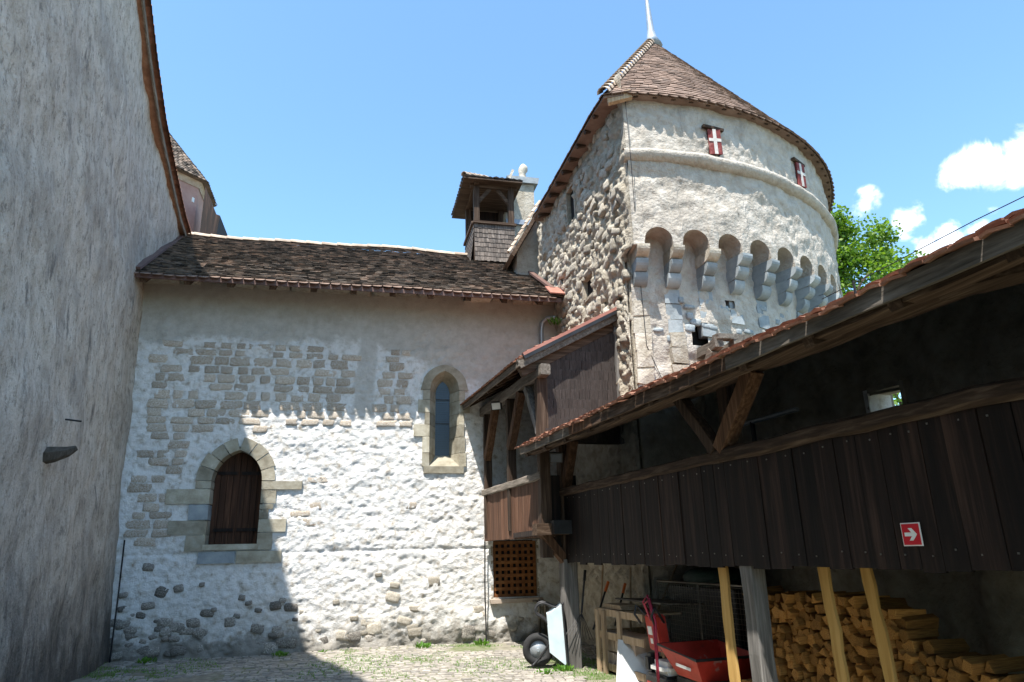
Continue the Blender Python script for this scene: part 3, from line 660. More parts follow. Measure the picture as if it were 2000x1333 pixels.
flat = sheet('flat_wall', np.stack([FX-D, Uw, V], -1), g['rubble_mortar'], tower, fhole, flip=True)
MB().box((FX+.09, 12.55, 8.75), (.04, .8, 1.3)).build('hole_back', g['shadow_void'], flat); MB().box((FX+.09, 11.75, 6.55), (.04, .9, .9)).build('hole_back', g['shadow_void'], flat)  # near-black panels set shallow; the openings' deep shade is in their colour
for yy, zc, hy, hz in ((12.55, 8.75, .24, .40), (11.75, 6.55, .27, .20)):
    for s in (-1, 1):
        MB().box((FX+.05, yy+s*(hy+.03), zc), (.16, .05, hz*2.2)).build('reveal', g['rubble_mortar'], flat); MB().box((FX+.05, yy, zc+s*(hz+.03)), (.16, hy*2.2, .05)).build('reveal', g['rubble_mortar'], flat)
cnt = 0; z = 4.9
while z < 9.3:
    h = random.uniform(.14, .24); y = 9.85+random.uniform(0, .2)
    while y < 15.0:
        w = random.uniform(.12, .32)
        if cnt < 298 and random.random() < .55 and not (abs(y+w/2-12.55) < .42 and abs(z+h/2-8.75) < .55) and not (abs(y+w/2-11.75) < .45 and abs(z+h/2-6.55) < .36):
            inst('stone', random.choice(RS), flat, (FX+.012+random.uniform(-.02, .02), y+w/2, z+h/2), (random.uniform(-.5, .5), random.uniform(-.15, .15), random.uniform(-.25, .25)), (.13, w, h*random.uniform(.7, 1))); cnt += 1
        y += w+random.uniform(.0, .07)
    z += h*.95
MB().prism([(FX, 15.2, -.2), (FX+5, 15.2, -.2), (FX+5, 15.2, 9.7), (FX, 15.2, 9.7)], (0, .1, 0)).build('rear_wall', g['rubble_mortar'], tower)
MB().box((FX+.16, CY-math.sqrt(RL**2-(FX-CX)**2)+.13, 3.1), (.24, .25, 6.4), j=.01).build('corner_pier', g['rubble_mortar'], tower)
# roof
AP = Vector((6.5, 12.45, 13.28)); ang = [A0-R_(3.2)]+list(np.arange(A0, R_(101), R_(1.2)))
OV = .16
base = [Vector((FX-.30, 14.6, EAVE+.22))]+[Vector((FX-.30, y, EAVE+.12+.10*(y-9.6)/5)) for y in (13, 12, 11, 10.2)]
corner = Vector((FX-.36, CY-math.sqrt((RU+OV)**2-(FX-.36-CX)**2)+.05, EAVE-.04)); base.append(corner)
ci = len(base)-1
for a in np.arange(A0+R_(1.0), R_(101), R_(1.5)): base.append(on(a, RU+OV, EAVE))
base.append(Vector((9.5, 16.2, EAVE)))
rm = MB(); nb = len(base)
rm.add(base+[AP]+[b-Vector((0, 0, .05)) for b in base], [(i, i+1, nb) for i in range(nb-1)]+[(nb-1, 0, nb)]+[(i+1, i, nb+1+i, nb+2+i) for i in range(nb-1)]+[tuple(range(nb+1, 2*nb+1))])
trf = rm.build('roof', g['tower_tile'], tower)
# tiles laid in courses on the cone
bl = [0]
for i in range(nb-2): bl.append(bl[-1]+(base[i+1]-base[i]).length)
def bpt(s):
    s = min(max(s, 0), bl[-1]-1e-4)
    i = max(k for k in range(len(bl)) if bl[k] <= s); i = min(i, nb-3); t = (s-bl[i])/(bl[i+1]-bl[i]); return base[i].lerp(base[i+1], t)
tm = MB(); nr = 36
for r in range(nr):
    f0 = r/nr; f1 = min((r+1.55)/nr, 1); sc_ = 1-f0; step = .165/max(sc_, .04); s = random.uniform(0, step)
    while s < bl[-1]-step:
        p = [bpt(s), bpt(s+step*.97)]; nrm = (p[1]-p[0]).cross(AP-p[0]).normalized()
        if nrm.z < 0: nrm = -nrm
        j = random.uniform(-.006, .006); lf = .03+random.uniform(0, .012)
        a0, a1 = [q.lerp(AP, f0-.006+j/6) for q in p]; b0, b1 = [q.lerp(AP, f1) for q in p]
        a0 += nrm*lf; a1 += nrm*(lf+random.uniform(-.006, .006)); b0 += nrm*.01; b1 += nrm*.01
        tm.add([a0, a1, b1, b0, a0-nrm*.02, a1-nrm*.02], [(0, 1, 2, 3), (4, 5, 1, 0), (4, 0, 3), (5, 2, 1)]); s += step
o = tm.build('roof_tiles', g['tower_tile'], trf, fix=False); o['kind'] = 'stuff'
for a in np.arange(A0+R_(1.2), R_(75), .19/(RU+OV)):
    b_ = on(a, RU+OV, EAVE); ud = (AP-b_).normalized(); o_, tg = rad(a); lay(trf, b_-ud*.09, ud, ud.cross(tg) if ud.cross(tg).z > 0 else -ud.cross(tg))
nh = 22
for i in range(nh):
    p0 = corner.lerp(AP, i/nh*.97); p1 = corner.lerp(AP, (i+1.25)/nh*.97); half_tile('hip_tile', g['ridge_tile'], p0+Vector((0, 0, .03)), p1+Vector((0, 0, .01)), .115, trf, r2=.09)
MB().tube([AP-Vector((0, 0, .12)), AP+Vector((0, 0, .12)), AP+Vector((-.01, 0, .35)), AP+Vector((-.03, 0, 1.2)), AP+Vector((-.04, 0, 2.0))], [.24, .12, .085, .05, .02], 10).build('finial', g['lead'], tower, smooth=True)
MB().beam(on(A0-R_(2.6), RU+.05, EAVE-.10), on(A0+R_(1.2), RU+.12, EAVE-.02), .10, .16).build('eave_board', g['crate_wood'], trf)
for a in np.arange(A0+R_(2), R_(60), R_(3.2)): MB().beam(on(a, RU-.1, EAVE+.08), on(a, RU+OV-.02, EAVE-.045), .07, .06).build('rafter', g['hewn_x'], trf)
for y in np.arange(10.2, 14.5, .5): MB().beam((FX+.1, y, EAVE+.2), (FX-.29, y, EAVE+.06), .08, .07).build('rafter', g['hewn_x'], trf)
for k, (a, zc) in enumerate(((R_(7.0), 8.50), (R_(29.0), 8.50))):
    o_, tg = rad(a); sw, shh = .23, .50; b = on(a, RU+.05, zc); rot = Matrix.Rotation(a+R_(-10), 3, 'Z')
    MB().box(on(a, RU-.0, zc), (sw*.9, .07, shh*.95), Matrix.Rotation(a, 3, 'Z')).build('hole_back', g['shadow_void'], tower)
    s_ = MB().box(b, (sw, .03, shh), rot, j=.006).build('shutter', g['shutter_red'], tower); s_['label'] = 'small red shutter painted with a white cross'
    fr_ = rot @ Vector((0, -1, 0))
    MB().box(b+fr_*.018, (.062, .008, shh), rot).build('white_bar', g['shutter_white'], s_); MB().box(b+fr_*.0185+Vector((0, 0, .03)), (sw, .008, .062), rot).build('white_bar', g['shutter_white'], s_)
    MB().beam(on(a-R_(2), RU+.04, zc+shh/2+.04), on(a+R_(2), RU+.04, zc+shh/2+.03), .07, .05).build('lintel', g['hewn_x'], tower)
MB().tube([on(A0+R_(.4), RU+.04, 9.3), on(A0+R_(.2), RU+.16, 8.0), on(A0+R_(.5), RU+.04, 7.2), on(A0+R_(1.6), RL+.06, 5.9), on(A0+R_(1.8), RL+.05, 4.8), on(A0+R_(5.2), RL+.05, 3.9)], .006, 6).build('cable', g['iron'], tower)
br = MB().beam(on(R_(2.2), RL+.55, 4.83), on(R_(11), RL+.5, 4.86), .14, .09, 5, .012).build('timber_ledge', g['grey_y'], tower)
for t in (R_(2.8), R_(6)): MB().beam(on(t, RL-.1, 4.70), on(t, RL+.58, 4.73), .16, .16, 3, .02).build('bracket', g['grey_y'], br)
MB().beam(on(R_(2.9), RL+.02, 4.3), on(R_(2.9), RL+.38, 4.65), .14, .14, 2, .02).build('bracket', g['grey_y'], br)

# ---------------------------------------------------------------- belfry, chimney, lean-to, far turret

bel = thing('belfry', 'small open timber belfry with shingled skirt on the chapel ridge', 'belfry', (3.4, 17.8, 9.7))
bx0, bx1, by0, by1 = 2.98, 4.16, 17.35, 18.9
for (x, y) in ((bx0+.08, by0+.08), (bx1-.08, by0+.08), (bx0+.08, by1), (bx1-.08, by1)): MB().beam((x, y, 9.3), (x, y, 12.0), .16, .16, 3, .006).build('post', g['hewn_z'], bel)
def skirt(mb, p0, p1, out, z0, z1, rows, flare):
    p0 = Vector(p0); p1 = Vector(p1); out = Vector(out); ln = (p1-p0).length
    for r in range(rows):
        za = z0+(z1-z0)*r/rows; zc = za+(z1-z0)/rows*1.25; s = 0
        while s < ln:
            w = random.uniform(.06, .11); w = min(w, ln-s); d = (p1-p0).normalized(); fl0 = flare*(1-r/rows)**2+.03; fl1 = flare*(1-(r+1)/rows)**2+.01
            dz = random.uniform(-.012, .012); a = p0+d*s; b = p0+d*(s+w*.94)
            q = [a+out*fl0+Vector((0, 0, za+dz)), b+out*fl0+Vector((0, 0, za+dz)), b+out*fl1+Vector((0, 0, zc)), a+out*fl1+Vector((0, 0, zc))]
            mb.add(q+[q[0]-out*.015, q[1]-out*.015], [(0, 1, 2, 3), (4, 5, 1, 0), (4, 0, 3), (5, 2, 1)]); s += w
mb = MB(); skirt(mb, (bx0, by0, 0), (bx1, by0, 0), (0, -1, 0), 9.42, 10.62, 8, .10); o = mb.build('front_shingles', g['belfry_shingle'], bel, fix=False); o['kind'] = 'stuff'
mb = MB(); skirt(mb, (bx0, by1, 0), (bx0, by0, 0), (-1, 0, 0), 9.42, 10.62, 8, .10); o = mb.build('side_shingles', g['belfry_shingle'], bel, fix=False); o['kind'] = 'stuff'
MB().box(((bx0+bx1)/2, (by0+by1)/2, 10.0), (bx1-bx0-.02, by1-by0-.02, 1.2)).build('base', g['dark_planks'], bel)
for a, b in (((bx0-.04, by0-.03, 10.64), (bx1+.04, by0-.03, 10.64)), ((bx0-.03, by0, 10.64), (bx0-.03, by1, 10.64))): MB().beam(a, b, .09, .07, 3, .004).build('rail', g['hewn_x'], bel)
for s in (0, 1):
    xa, xb = (bx0+.14, bx0+.48) if s == 0 else (bx1-.14, bx1-.48); MB().beam((xa, by0+.08, 11.35), (xb, by0+.08, 11.78), .08, .10).build('brace', g['hewn_x'], bel)
MB().beam((bx0-.1, by0+.08, 11.86), (bx1+.1, by0+.08, 11.86), .14, .16, 3, .005).build('plate', g['hewn_x'], bel); MB().beam((bx0+.06, by0-.1, 11.9), (bx0+.06, by1+.2, 11.9), .14, .14).build('plate', g['hewn_y'], bel)
MB().box(((bx0+bx1)/2, by1+.05, 11.2), (1.0, .04, 1.3)).build('back_boards', g['dark_planks'], bel)
e0, e1, f0, f1, ze, zr = bx0-.34, bx1+.2, by0-.28, by1+.7, 11.93, 12.38
ra, rbp = Vector(((e0+e1)/2, f0+.85, zr)), Vector(((e0+e1)/2, f1-.5, zr))
cr = [Vector((e0, f0, ze)), Vector((e1, f0, ze)), Vector((e1, f1, ze)), Vector((e0, f1, ze))]
br_ = MB().add(cr+[ra, rbp]+[c-Vector((0, 0, .05)) for c in cr], [(0, 1, 4), (1, 2, 5, 4), (2, 3, 5), (3, 0, 4, 5), (6, 9, 8, 7), (0, 6, 7, 1), (1, 7, 8, 2), (3, 9, 6, 0), (2, 8, 9, 3)]).build('roof', g['hewn_x'], bel)
tm = MB()
def face_tiles(tm, a, b, ta, tb, rows, w0=.17):
    for r in range(rows):
        p0, p1 = a.lerp(ta, r/rows), b.lerp(tb, r/rows); q0, q1 = a.lerp(ta, min((r+1.5)/rows, 1)), b.lerp(tb, min((r+1.5)/rows, 1)); n_ = max(1, int((p1-p0).length/w0)); nm = (b-a).cross(ta-a).normalized()
        if nm.z < 0: nm = -nm
        for i in range(n_):
            lf = .035+random.uniform(0, .02); u, v = i/n_, (i+.97)/n_
            A, B, C, D_ = p0.lerp(p1, u)+nm*lf, p0.lerp(p1, v)+nm*lf, q0.lerp(q1, v)+nm*.012, q0.lerp(q1, u)+nm*.012
            mid = A.lerp(B, .5)+nm*.025; mid2 = D_.lerp(C, .5)+nm*.02
            tm.add([A, mid, B, C, mid2, D_, A-nm*.02, B-nm*.02], [(0, 1, 4, 5), (1, 2, 3, 4), (6, 1, 0), (6, 7, 1), (7, 2, 1)])
face_tiles(tm, cr[0], cr[1], ra, ra, 7); face_tiles(tm, cr[3], cr[0], rbp, ra, 8); face_tiles(tm, cr[1], cr[2], ra, rbp, 8)
o = tm.build('roof_tiles', g['old_tile'], br_, fix=False); o['kind'] = 'stuff'
for i in range(5): p0 = cr[0].lerp(ra, i/5); p1 = cr[0].lerp(ra, (i+1.2)/5); half_tile('hip_tile', g['ridge_tile'], p0+Vector((0, 0, .03)), p1+Vector((0, 0, .02)), .10, br_)
chm = thing('stone_gable_stack', 'pale stone gable stack with carved finial behind the belfry', 'chimney', (4.7, 19, 9))
MB().prism([(4.22, 18.9, 9.0), (5.2, 18.9, 9.0), (5.2, 18.9, 12.95), (4.45, 18.9, 12.95), (4.22, 18.9, 12.5)], (0, .9, 0)).build('shaft', g['rubble_mortar'], chm)
MB().prism([(4.36, 18.8, 12.95), (5.32, 18.8, 12.95), (5.36, 18.8, 13.16), (4.30, 18.8, 13.16)], (0, 1.1, 0)).build('cap', g['grey_sandstone'], chm)
MB().beam((4.14, 18.85, 12.45), (4.40, 18.85, 13.1), .08, 1.0, upv=(0, 1, 0)).build('coping', g['pale_rubble'], chm)
MB().tube([(4.92, 19.2, 13.14), (4.92, 19.2, 13.3), (4.90, 19.2, 13.5), (4.93, 19.2, 13.62), (4.95, 19.2, 13.75), (4.93, 19.2, 13.85)], [.17, .13, .11, .16, .14, .05], 8).build('finial', g['pale_rubble'], chm, smooth=True)
MB().box((4.75, 18.86, 11.55), (1.0, .06, .16)).build('flashing', g['lead'], chm)
lt = thing('lean_to', 'small lean-to wall and tiled roof wedged between chapel and tower', 'lean-to', (4.2, 16, 8))
MB().prism([(3.78, 15.6, 8.0), (4.6, 15.6, 8.0), (4.6, 15.6, 10.2), (4.3, 15.6, 9.9), (3.78, 15.6, 9.0)], (0, 2.6, 0)).build('wall', g['tower_plaster'], lt)
lr = MB().prism([(3.52, 15.15, 8.72), (4.36, 15.15, 10.22), (4.44, 15.15, 10.18), (3.60, 15.15, 8.66)], (0, 3.0, 0)).build('roof', g['hewn_y'], lt)
for i in range(9): half_tile('verge_tile', g['ridge_tile'], (3.50+.093*i, 15.2, 8.76+.166*i), (3.50+.093*(i+1.2), 15.2, 8.74+.166*(i+1.2)), .07, lr)
for y in (15.3, 16.0, 16.7): MB().beam((3.6, y, 8.72), (4.3, y, 9.95), .07, .09).build('rafter', g['hewn_y'], lr)
tur = thing('pink_turret', 'pink rendered turret with scaly tiled roof beyond the chapel', 'turret', (-7.3, 27, 0))
k = 8; cx, cy, rw, re = -9.05, 28.2, 2.35, 2.72
ring = lambda r, z, o=.4: [Vector((cx+r*math.cos(2*math.pi*i/k+o), cy+r*math.sin(2*math.pi*i/k+o), z)) for i in range(k)]
MB().add(ring(rw, 6)+ring(rw, 16.6), [(i, (i+1) % k, k+(i+1) % k, k+i) for i in range(k)]).build('wall', g['pink_render'], tur)
MB().add(ring(rw+.03, 16.3)+ring(rw+.16, 16.6), [(i, (i+1) % k, k+(i+1) % k, k+i) for i in range(k)]).build('cornice', g['ridge_tile'], tur)
e = ring(re, 16.55); ap = Vector((cx, cy, 19.9)); tr_ = MB().add(e+[ap], [(i, (i+1) % k, k) for i in range(k)]+[tuple(range(k))]).build('roof', g['old_tile'], tur)
tm = MB()
for i in range(k): face_tiles(tm, e[i], e[(i+1) % k], ap, ap, 24, .2)
o = tm.build('roof_tiles', g['old_tile'], tr_, fix=False); o['kind'] = 'stuff'
MB().box((-7.0, 27.25, 15.7), (.2, .1, .2), Matrix.Rotation(1.1, 3, 'Z')).build('small_window', g['sign_white'], tur)
MB().prism([(-6.2, 25.6, 13.2), (-5.62, 25.6, 13.2), (-5.55, 25.6, 14.3), (-5.7, 25.6, 14.35), (-6.2, 25.6, 15.5)], (0, 2.5, 0)).build('dormer', g['dark_planks'], tur)

# ---------------------------------------------------------------- timber gallery along the right side
GA = R_(-5.7); gd = Vector((math.sin(GA), math.cos(GA), 0)); gn = Vector((math.cos(GA), -math.sin(GA), 0)); GP = Vector((3.235, 10.65, 0)); GR = Matrix.Rotation(-GA, 3, 'Z')
def G(t, off, z): return GP+gd*t+gn*off+Vector((0, 0, z))
gal = thing('gallery', 'long dark timber gallery with plank parapet and tiled pent roof', 'gallery', G(-4, 0, 0))
T1 = -17.0
t = .02; i = 0; nl_ = MB()
while t > T1:
    w = random.uniform(.17, .30); c = G(t-w/2, -.02+random.uniform(-.006, .006), (1.475+2.5)/2+random.uniform(-.02, .006)); h = 1.03+random.uniform(-.01, .02)
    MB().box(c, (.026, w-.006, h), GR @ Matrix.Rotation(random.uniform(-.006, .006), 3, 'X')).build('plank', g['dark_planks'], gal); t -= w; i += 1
    if t > -9:
        for zc in (1.58, 2.42): nl_.box(G(t+w*random.uniform(.3, .7), -.036, zc+random.uniform(-.02, .02)), (.006, .012, .012), GR)
_n = nl_.build('nail_heads', g['steel_tube'], gal); _n['kind'] = 'stuff'
MB().beam(G(.02, 0, 2.535), G(-4.32, 0, 2.535), .15, .12, 16, .008, cham=.3).build('rail', g['hewn_y'], gal)
MB().beam(G(-4.28, -.01, 2.54), G(T1, -.01, 2.54), .17, .135, 40, .012, cham=.4).build('rail', g['hewn_y'], gal)
MB().beam(G(.05, .06, 1.58), G(T1, .06, 1.58), .14, .16, 20, .006).build('sill_beam', g['hewn_y'], gal)
for tt_ in np.arange(-.4, T1, -.5): MB().box(G(tt_, 1.05, 1.62), (2.1, .1, .12), GR).build('joist', g['hewn_x'], gal)
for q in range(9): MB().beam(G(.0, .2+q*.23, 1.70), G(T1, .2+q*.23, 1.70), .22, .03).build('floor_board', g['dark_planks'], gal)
# roof structure
MB().beam(G(.75, 0, 3.39), G(-2.9, 0, 3.36), .17, .20, 14, .008, cham=.15).build('wall_plate', g['hewn_y'], gal)
MB().beam(G(-2.85, .0, 3.37), G(-7.2, .0, 3.35), .19, .21, 16, .010, cham=.2).build('wall_plate', g['hewn_y'], gal)
MB().beam(G(-7.15, .0, 3.36), G(T1, .0, 3.34), .19, .21, 30, .010, cham=.2).build('wall_plate', g['hewn_y'], gal)
EO, EZg, SLP = -.66, 3.22, math.tan(R_(21))
def RF(t, off, lift=0): return G(t, off, EZg+(off-EO)*SLP+lift+.012*math.sin(t*1.3)+.008*math.sin(t*3.1))
tt_ = .1
while tt_ > T1:
    MB().beam(RF(tt_, EO+.08, -.09), RF(tt_, 2.3, -.09), .10, .13, 3, .006).build('rafter', g['hewn_x'], gal); tt_ -= .8
gd_ = MB()
gd_.add([RF(.15, EO+.03), RF(T1, EO+.03), RF(T1, 2.4), RF(.15, 2.4), RF(.15, EO+.03, .025), RF(T1, EO+.03, .025), RF(T1, 2.4, .025), RF(.15, 2.4, .025)], [(0, 1, 2, 3), (4, 5, 6, 7), (0, 4, 5, 1), (0, 3, 7, 4), (3, 2, 6, 7), (1, 5, 6, 2)])
grf = gd_.build('roof', g['hewn_y'], gal)
segs = [.15, -1.9, -2.6, -5.4, -8.2, -11, -14, T1]
for a, b in zip(segs[:-1], segs[1:]):
    m = g['brown_z'] if (a, b) == (-1.9, -2.6) else g['grey_y'] if random.random() < .5 else g['hewn_y']
    n_ = max(2, int((a-b)*3)); mb = MB(); pts = [RF(a+(b-a)*i/n_, EO+.015, -.035) for i in range(n_+1)]
    mb.beam(pts[0], pts[-1], .035, .125, n_, .006)
    mb.build('eave_board', m, grf)
    mb = MB()
    mb.beam(pts[0]+gn*.16-Vector((0, 0, .05)), pts[-1]+gn*.16-Vector((0, 0, .05)), .14, .03, n_, .004)
    mb.build('soffit_board', g['hewn_y'], grf)
TILE = []
for sd_ in range(6):
    bm = bmesh.new(); r = random.Random(sd_); vs = []
    for iy, yv in enumerate((0, .19, .38)):
        for ix, xv in enumerate((-.085, -.03, .03, .085)):
            vs.append((yv, xv+r.uniform(-.003, .003), .012*math.cos(xv*16)+r.uniform(-.003, .003)+(.0 if iy else r.uniform(0, .008))))
    mb = MB(); mb.v = vs+[(x, y, z-.02) for x, y, z in vs]
    mb.f = [(i*4+q, i*4+q+1, i*4+q+5, i*4+q+4) for i in range(2) for q in range(3)]+[(12+i*4+q+1, 12+i*4+q, 12+i*4+q+4, 12+i*4+q+5) for i in range(2) for q in range(3)]+[(q+1, q, 12+q, 13+q) for q in range(3)]+[(8+q, 9+q, 21+q, 20+q) for q in range(3)]+[(i*4, i*4+4, 16+i*4, 12+i*4) for i in range(2)]+[(i*4+7, i*4+3, 15+i*4, 19+i*4) for i in range(2)]
    me = bpy.data.meshes.new('eave_tile'); me.from_pydata(mb.v, [], mb.f); me.update(); me.materials.append(g['terracotta']); TILE.append(me); bm.free()
pit = math.atan(SLP)
tt_ = .17
while tt_ > T1+.2:
    for row in (0, 1, 2):
        p = RF(tt_+(.09 if row == 1 else 0)+random.uniform(-.012, .012), EO-.05+row*.13+random.uniform(-.02, .02), .045+row*.022+random.uniform(-.006, .01))
        if row < 2 or tt_ > -8: inst('eave_tile', random.choice(TILE), grf, p, (random.uniform(-.05, .05), -pit+random.uniform(-.03, .06)+.1, -GA+random.uniform(-.05, .05)))
    tt_ -= random.uniform(.170, .182)
tm = MB()
face_tiles(tm, RF(T1, EO+.3, .03), RF(.17, EO+.3, .03), RF(T1, 2.4, .03), RF(.17, 2.4, .03), 16, .175)
o = tm.build('roof_tiles', g['terracotta'], grf, fix=False); o['kind'] = 'stuff'
# posts and braces
def gpost(t, z0, z1, w, m, off=0., name='post', parent=gal): return MB().beam(G(t, off, z0), G(t, off, z1), w, w, 6, .008, upv=gd, cham=.08).build(name, m, parent)
gpost(-.02, -.05, 1.52, .22, g['grey_post'], .03); gpost(-4.46, -.1, 1.5, .165, g['grey_post'], .06); gpost(-9.3, -.1, 1.5, .27, g['grey_post'], .06); gpost(-13.5, -.1, 1.5, .27, g['grey_post'], .06)
gpost(-4.3, 1.6, 3.3, .16, g['hewn_z'], .13); gpost(-9.6, 1.6, 3.3, .16, g['hewn_z'], .13); gpost(.0, 1.5, 3.3, .17, g['hewn_z'], .02); gpost(-14.5, 1.6, 3.3, .16, g['hewn_z'], .13)
for t0 in (-4.3, -9.6, -14.5):
    MB().beam(G(t0+.06, -.02, 2.60), G(t0+.68, -.02, 3.30), .13, .13, 3, .006, cham=.1).build('brace', g['hewn_z'], gal); MB().beam(G(t0-.02, -.02, 2.60), G(t0-.66, -.02, 3.28), .15, .16, 3, .008, cham=.1).build('brace', g['brown_z'], gal)
MB().beam(G(-.08, .02, 2.60), G(-.45, .02, 3.3), .13, .13, 3, .006).build('brace', g['brown_z'], gal)
MB().beam(G(-7.9, -.02, 3.28), G(-7.2, -.30, 3.30), .22, .26, 3, .01).build('beam_end', g['hewn_y'], gal)
MB().tube([G(-2.7, 1.5, 3.2), G(-3.75, 1.5, 3.2)], .03).build('pipe', g['zinc'], gal); MB().tube([G(-2.9, 1.5, 1.7), G(-2.9, 1.5, 3.2)], .03).build('pipe', g['iron'], gal)
# curtain wall behind the gallery
cw = thing('curtain_wall', 'thick rubble curtain wall behind the gallery with a slit window', 'wall', G(-6, 2.2, 0))
us = np.arange(-17.5, 2.0, .07); vs2 = np.arange(-.3, 4.06, .07); U, V = np.meshgrid(us, vs2, indexing='ij'); F = np.stack([U, V, U*0], -1).reshape(-1, 3)
D = (.10*np.clip(.65-cells(F*np.array([2.0, 2.6, 1]), 12), 0, 1)+.07*fbm(F*1.5, 61, 5, .6)).reshape(U.shape)
pts = np.array(GP)[None, None]+np.array(gd)[None, None]*U[..., None]+np.array(gn)[None, None]*(2.1-D)[..., None]; pts[..., 2] = V
sl_hole = lambda c: (np.abs((c-np.array(GP))@np.array(gd)+4.50) < .22) & (np.abs(c[:, 2]-3.03) < .27)
cws = sheet('wall', pts, g['dim_rubble'], cw, sl_hole)
for s in (-1, 1):
    MB().box(G(-4.50+s*.25, 2.22, 3.03), (.34, .06, .62), GR).build('reveal', g['limewash'] if s > 0 else g['dim_rubble'], cw); MB().box(G(-4.50, 2.22, 3.03+s*.30), (.34, .44, .06), GR).build('reveal', g['dim_rubble'], cw)
MB().tube([G(-4.60, 2.38, 2.75), G(-4.60, 2.38, 3.3)], .022, 6).build('window_bar', g['iron'], cw)
MB().box(G(-7.6, 2.95, 2.2), (.2, 19.5, 5.2), GR).build('outer_face', g['dim_rubble'], cw) if False else None
for (ta, tb, za, zb_) in ((-17.5, -4.74, -.3, 4.1), (-4.26, 2.0, -.3, 4.1), (-4.74, -4.26, -.3, 2.74), (-4.74, -4.26, 3.32, 4.1)):
    MB().box(G((ta+tb)/2, 2.42, (za+zb_)/2), (.06, abs(tb-ta)-.004, zb_-za-.004), GR).build('outer_face', g['dim_rubble'], cw)
MB().box(G(-17.2, 1.0, 1.5), (2.6, .2, 3.4), GR).build('light_stop_wall', g['dim_rubble'], cw)  # unseen wall added to close the gallery end and keep its inside dark
cable = MB().tube([RF(t, EO-.0, .15+(.012*math.sin(t*2))) for t in np.arange(-6.6, T1, -.6)], .003, 6).build('roof_cable', g['iron'])
tag(cable, 'thin black cable strung along the gallery tile edge', 'cable')
for t in np.arange(-6.9, -12, -1.3): MB().beam(RF(t, EO, .05), RF(t, EO, .16), .012, .012).build('clip', g['iron'], cable)

# ---------------------------------------------------------------- stair landing at the chapel end
LP = Vector((2.56, 14.0, 0))
def Ld(y, off, z): return Vector((LP.x+(14-y)*.0998+off*.995, y+off*.1, z))
lnd = thing('stair_landing', 'roofed timber stair landing with plank front and shingled gable', 'landing', (2.8, 12, 0))
y = 13.86
while y > 10.68:
    w = random.uniform(.13, .24); MB().box(Ld(y-w/2, -.015+random.uniform(-.005, .005), 2.31), (.026, w-.005, .89+random.uniform(-.01, .02)), Matrix.Rotation(R_(5.7), 3, 'Z')).build('plank', g['redbrown_planks'], lnd); y -= w
MB().beam(Ld(13.85, 0, 2.79), Ld(10.55, 0, 2.79), .15, .12, 10, .008, cham=.2).build('rail', g['grey_y'], lnd)
MB().beam(Ld(13.85, .06, 1.93), Ld(10.5, .06, 1.93), .14, .15, 8, .006).build('sill_beam', g['hewn_y'], lnd)
MB().box((3.45, 12.2, 1.92), (1.45, 3.3, .08)).build('floor', g['dark_planks'], lnd)
MB().box(Ld(10.6, .3, 2.25), (.5, .03, 1.1), Matrix.Rotation(0, 3, 'Z')).build('plank', g['dark_planks'], lnd)
MB().beam(Ld(10.6, .02, 1.55), Ld(10.6, .02, 4.42), .17, .17, 5, .006).build('post', g['hewn_z'], lnd)
for yy in (13.72, 12.2): MB().beam(Ld(yy, .02, 2.0), Ld(yy, .02, 4.4), .15, .15, 4, .006).build('post', g['hewn_z'], lnd)
for (ya, yb) in ((13.66, 13.05), (12.14, 11.5)): MB().beam(Ld(ya, -.01, 3.45), Ld(yb, -.01, 4.36), .13, .14, 3, .006).build('brace', g['brown_z'], lnd)
MB().beam(Ld(10.66, -.0, 3.5), Ld(11.2, -.0, 4.35), .12, .12, 3, .006).build('brace', g['grey_post'], lnd)
MB().beam(Ld(13.95, 0, 4.46), Ld(10.3, 0, 4.46), .17, .18, 9, .008, cham=.15).build('wall_plate', g['grey_y'], lnd)
MB().beam((2.70, 10.45, 1.97), (3.5, 10.55, 1.97), .2, .17, 2, .006).build('beam_end', g['hewn_x'], lnd)
MB().beam((2.83, 10.5, 1.93), (3.22, 10.62, 1.48), .12, .12, 2, .005).build('brace', g['brown_z'], lnd)
SL2 = math.tan(R_(28))
def LR(y, off, lift=0):   # roof of the landing: off measured from its eave towards the tower
    xe = 2.13+(13.9-y)*.0998; return Vector((xe+off, y, 4.60+off*SL2+lift))
YF = 10.36
lroof = MB().add([LR(13.95, 0), LR(YF, 0), Vector((4.26, YF, 4.6+(4.26-2.483)*SL2)), Vector((4.26, 13.95, 4.6+(4.26-2.13)*SL2))]+[LR(13.95, 0, .03), LR(YF, 0, .03), Vector((4.26, YF, 4.63+(4.26-2.483)*SL2)), Vector((4.26, 13.95, 4.63+(4.26-2.13)*SL2))], [(0, 1, 2, 3), (7, 6, 5, 4), (0, 4, 5, 1), (1, 5, 6, 2)]).build('roof', g['hewn_x'], lnd)
for yy in np.arange(13.6, YF, -.62): MB().beam(LR(yy, .05, -.07), LR(yy, 1.9, -.07), .09, .11).build('rafter', g['hewn_x'], lroof)
MB().beam(LR(YF+.03, .02, -.06), LR(YF+.03, 1.78, -.06), .05, .15, 3, .004).build('verge_board', g['grey_y'], lroof)
MB().beam(LR(YF+.2, .1, -.2), LR(YF+.2, 1.75, -.2), .12, .16, 3, .006).build('rafter', g['hewn_x'], lroof)
MB().beam(LR(YF-.01, .08, .06), LR(YF-.01, 1.8, .06), .10, .05).build('verge_flashing', g['red_metal'], lroof)
MB().beam(LR(YF-.05, .08, .02), LR(YF-.05, 1.8, .02), .015, .09).build('verge_trim', g['black_plastic'], lroof)
mb = MB(); mb.beam(LR(13.95, .02, -.05), LR(YF, .02, -.05), .03, .10, 8, .004); mb.build('eave_board', g['grey_y'], lroof)
yy = 13.9
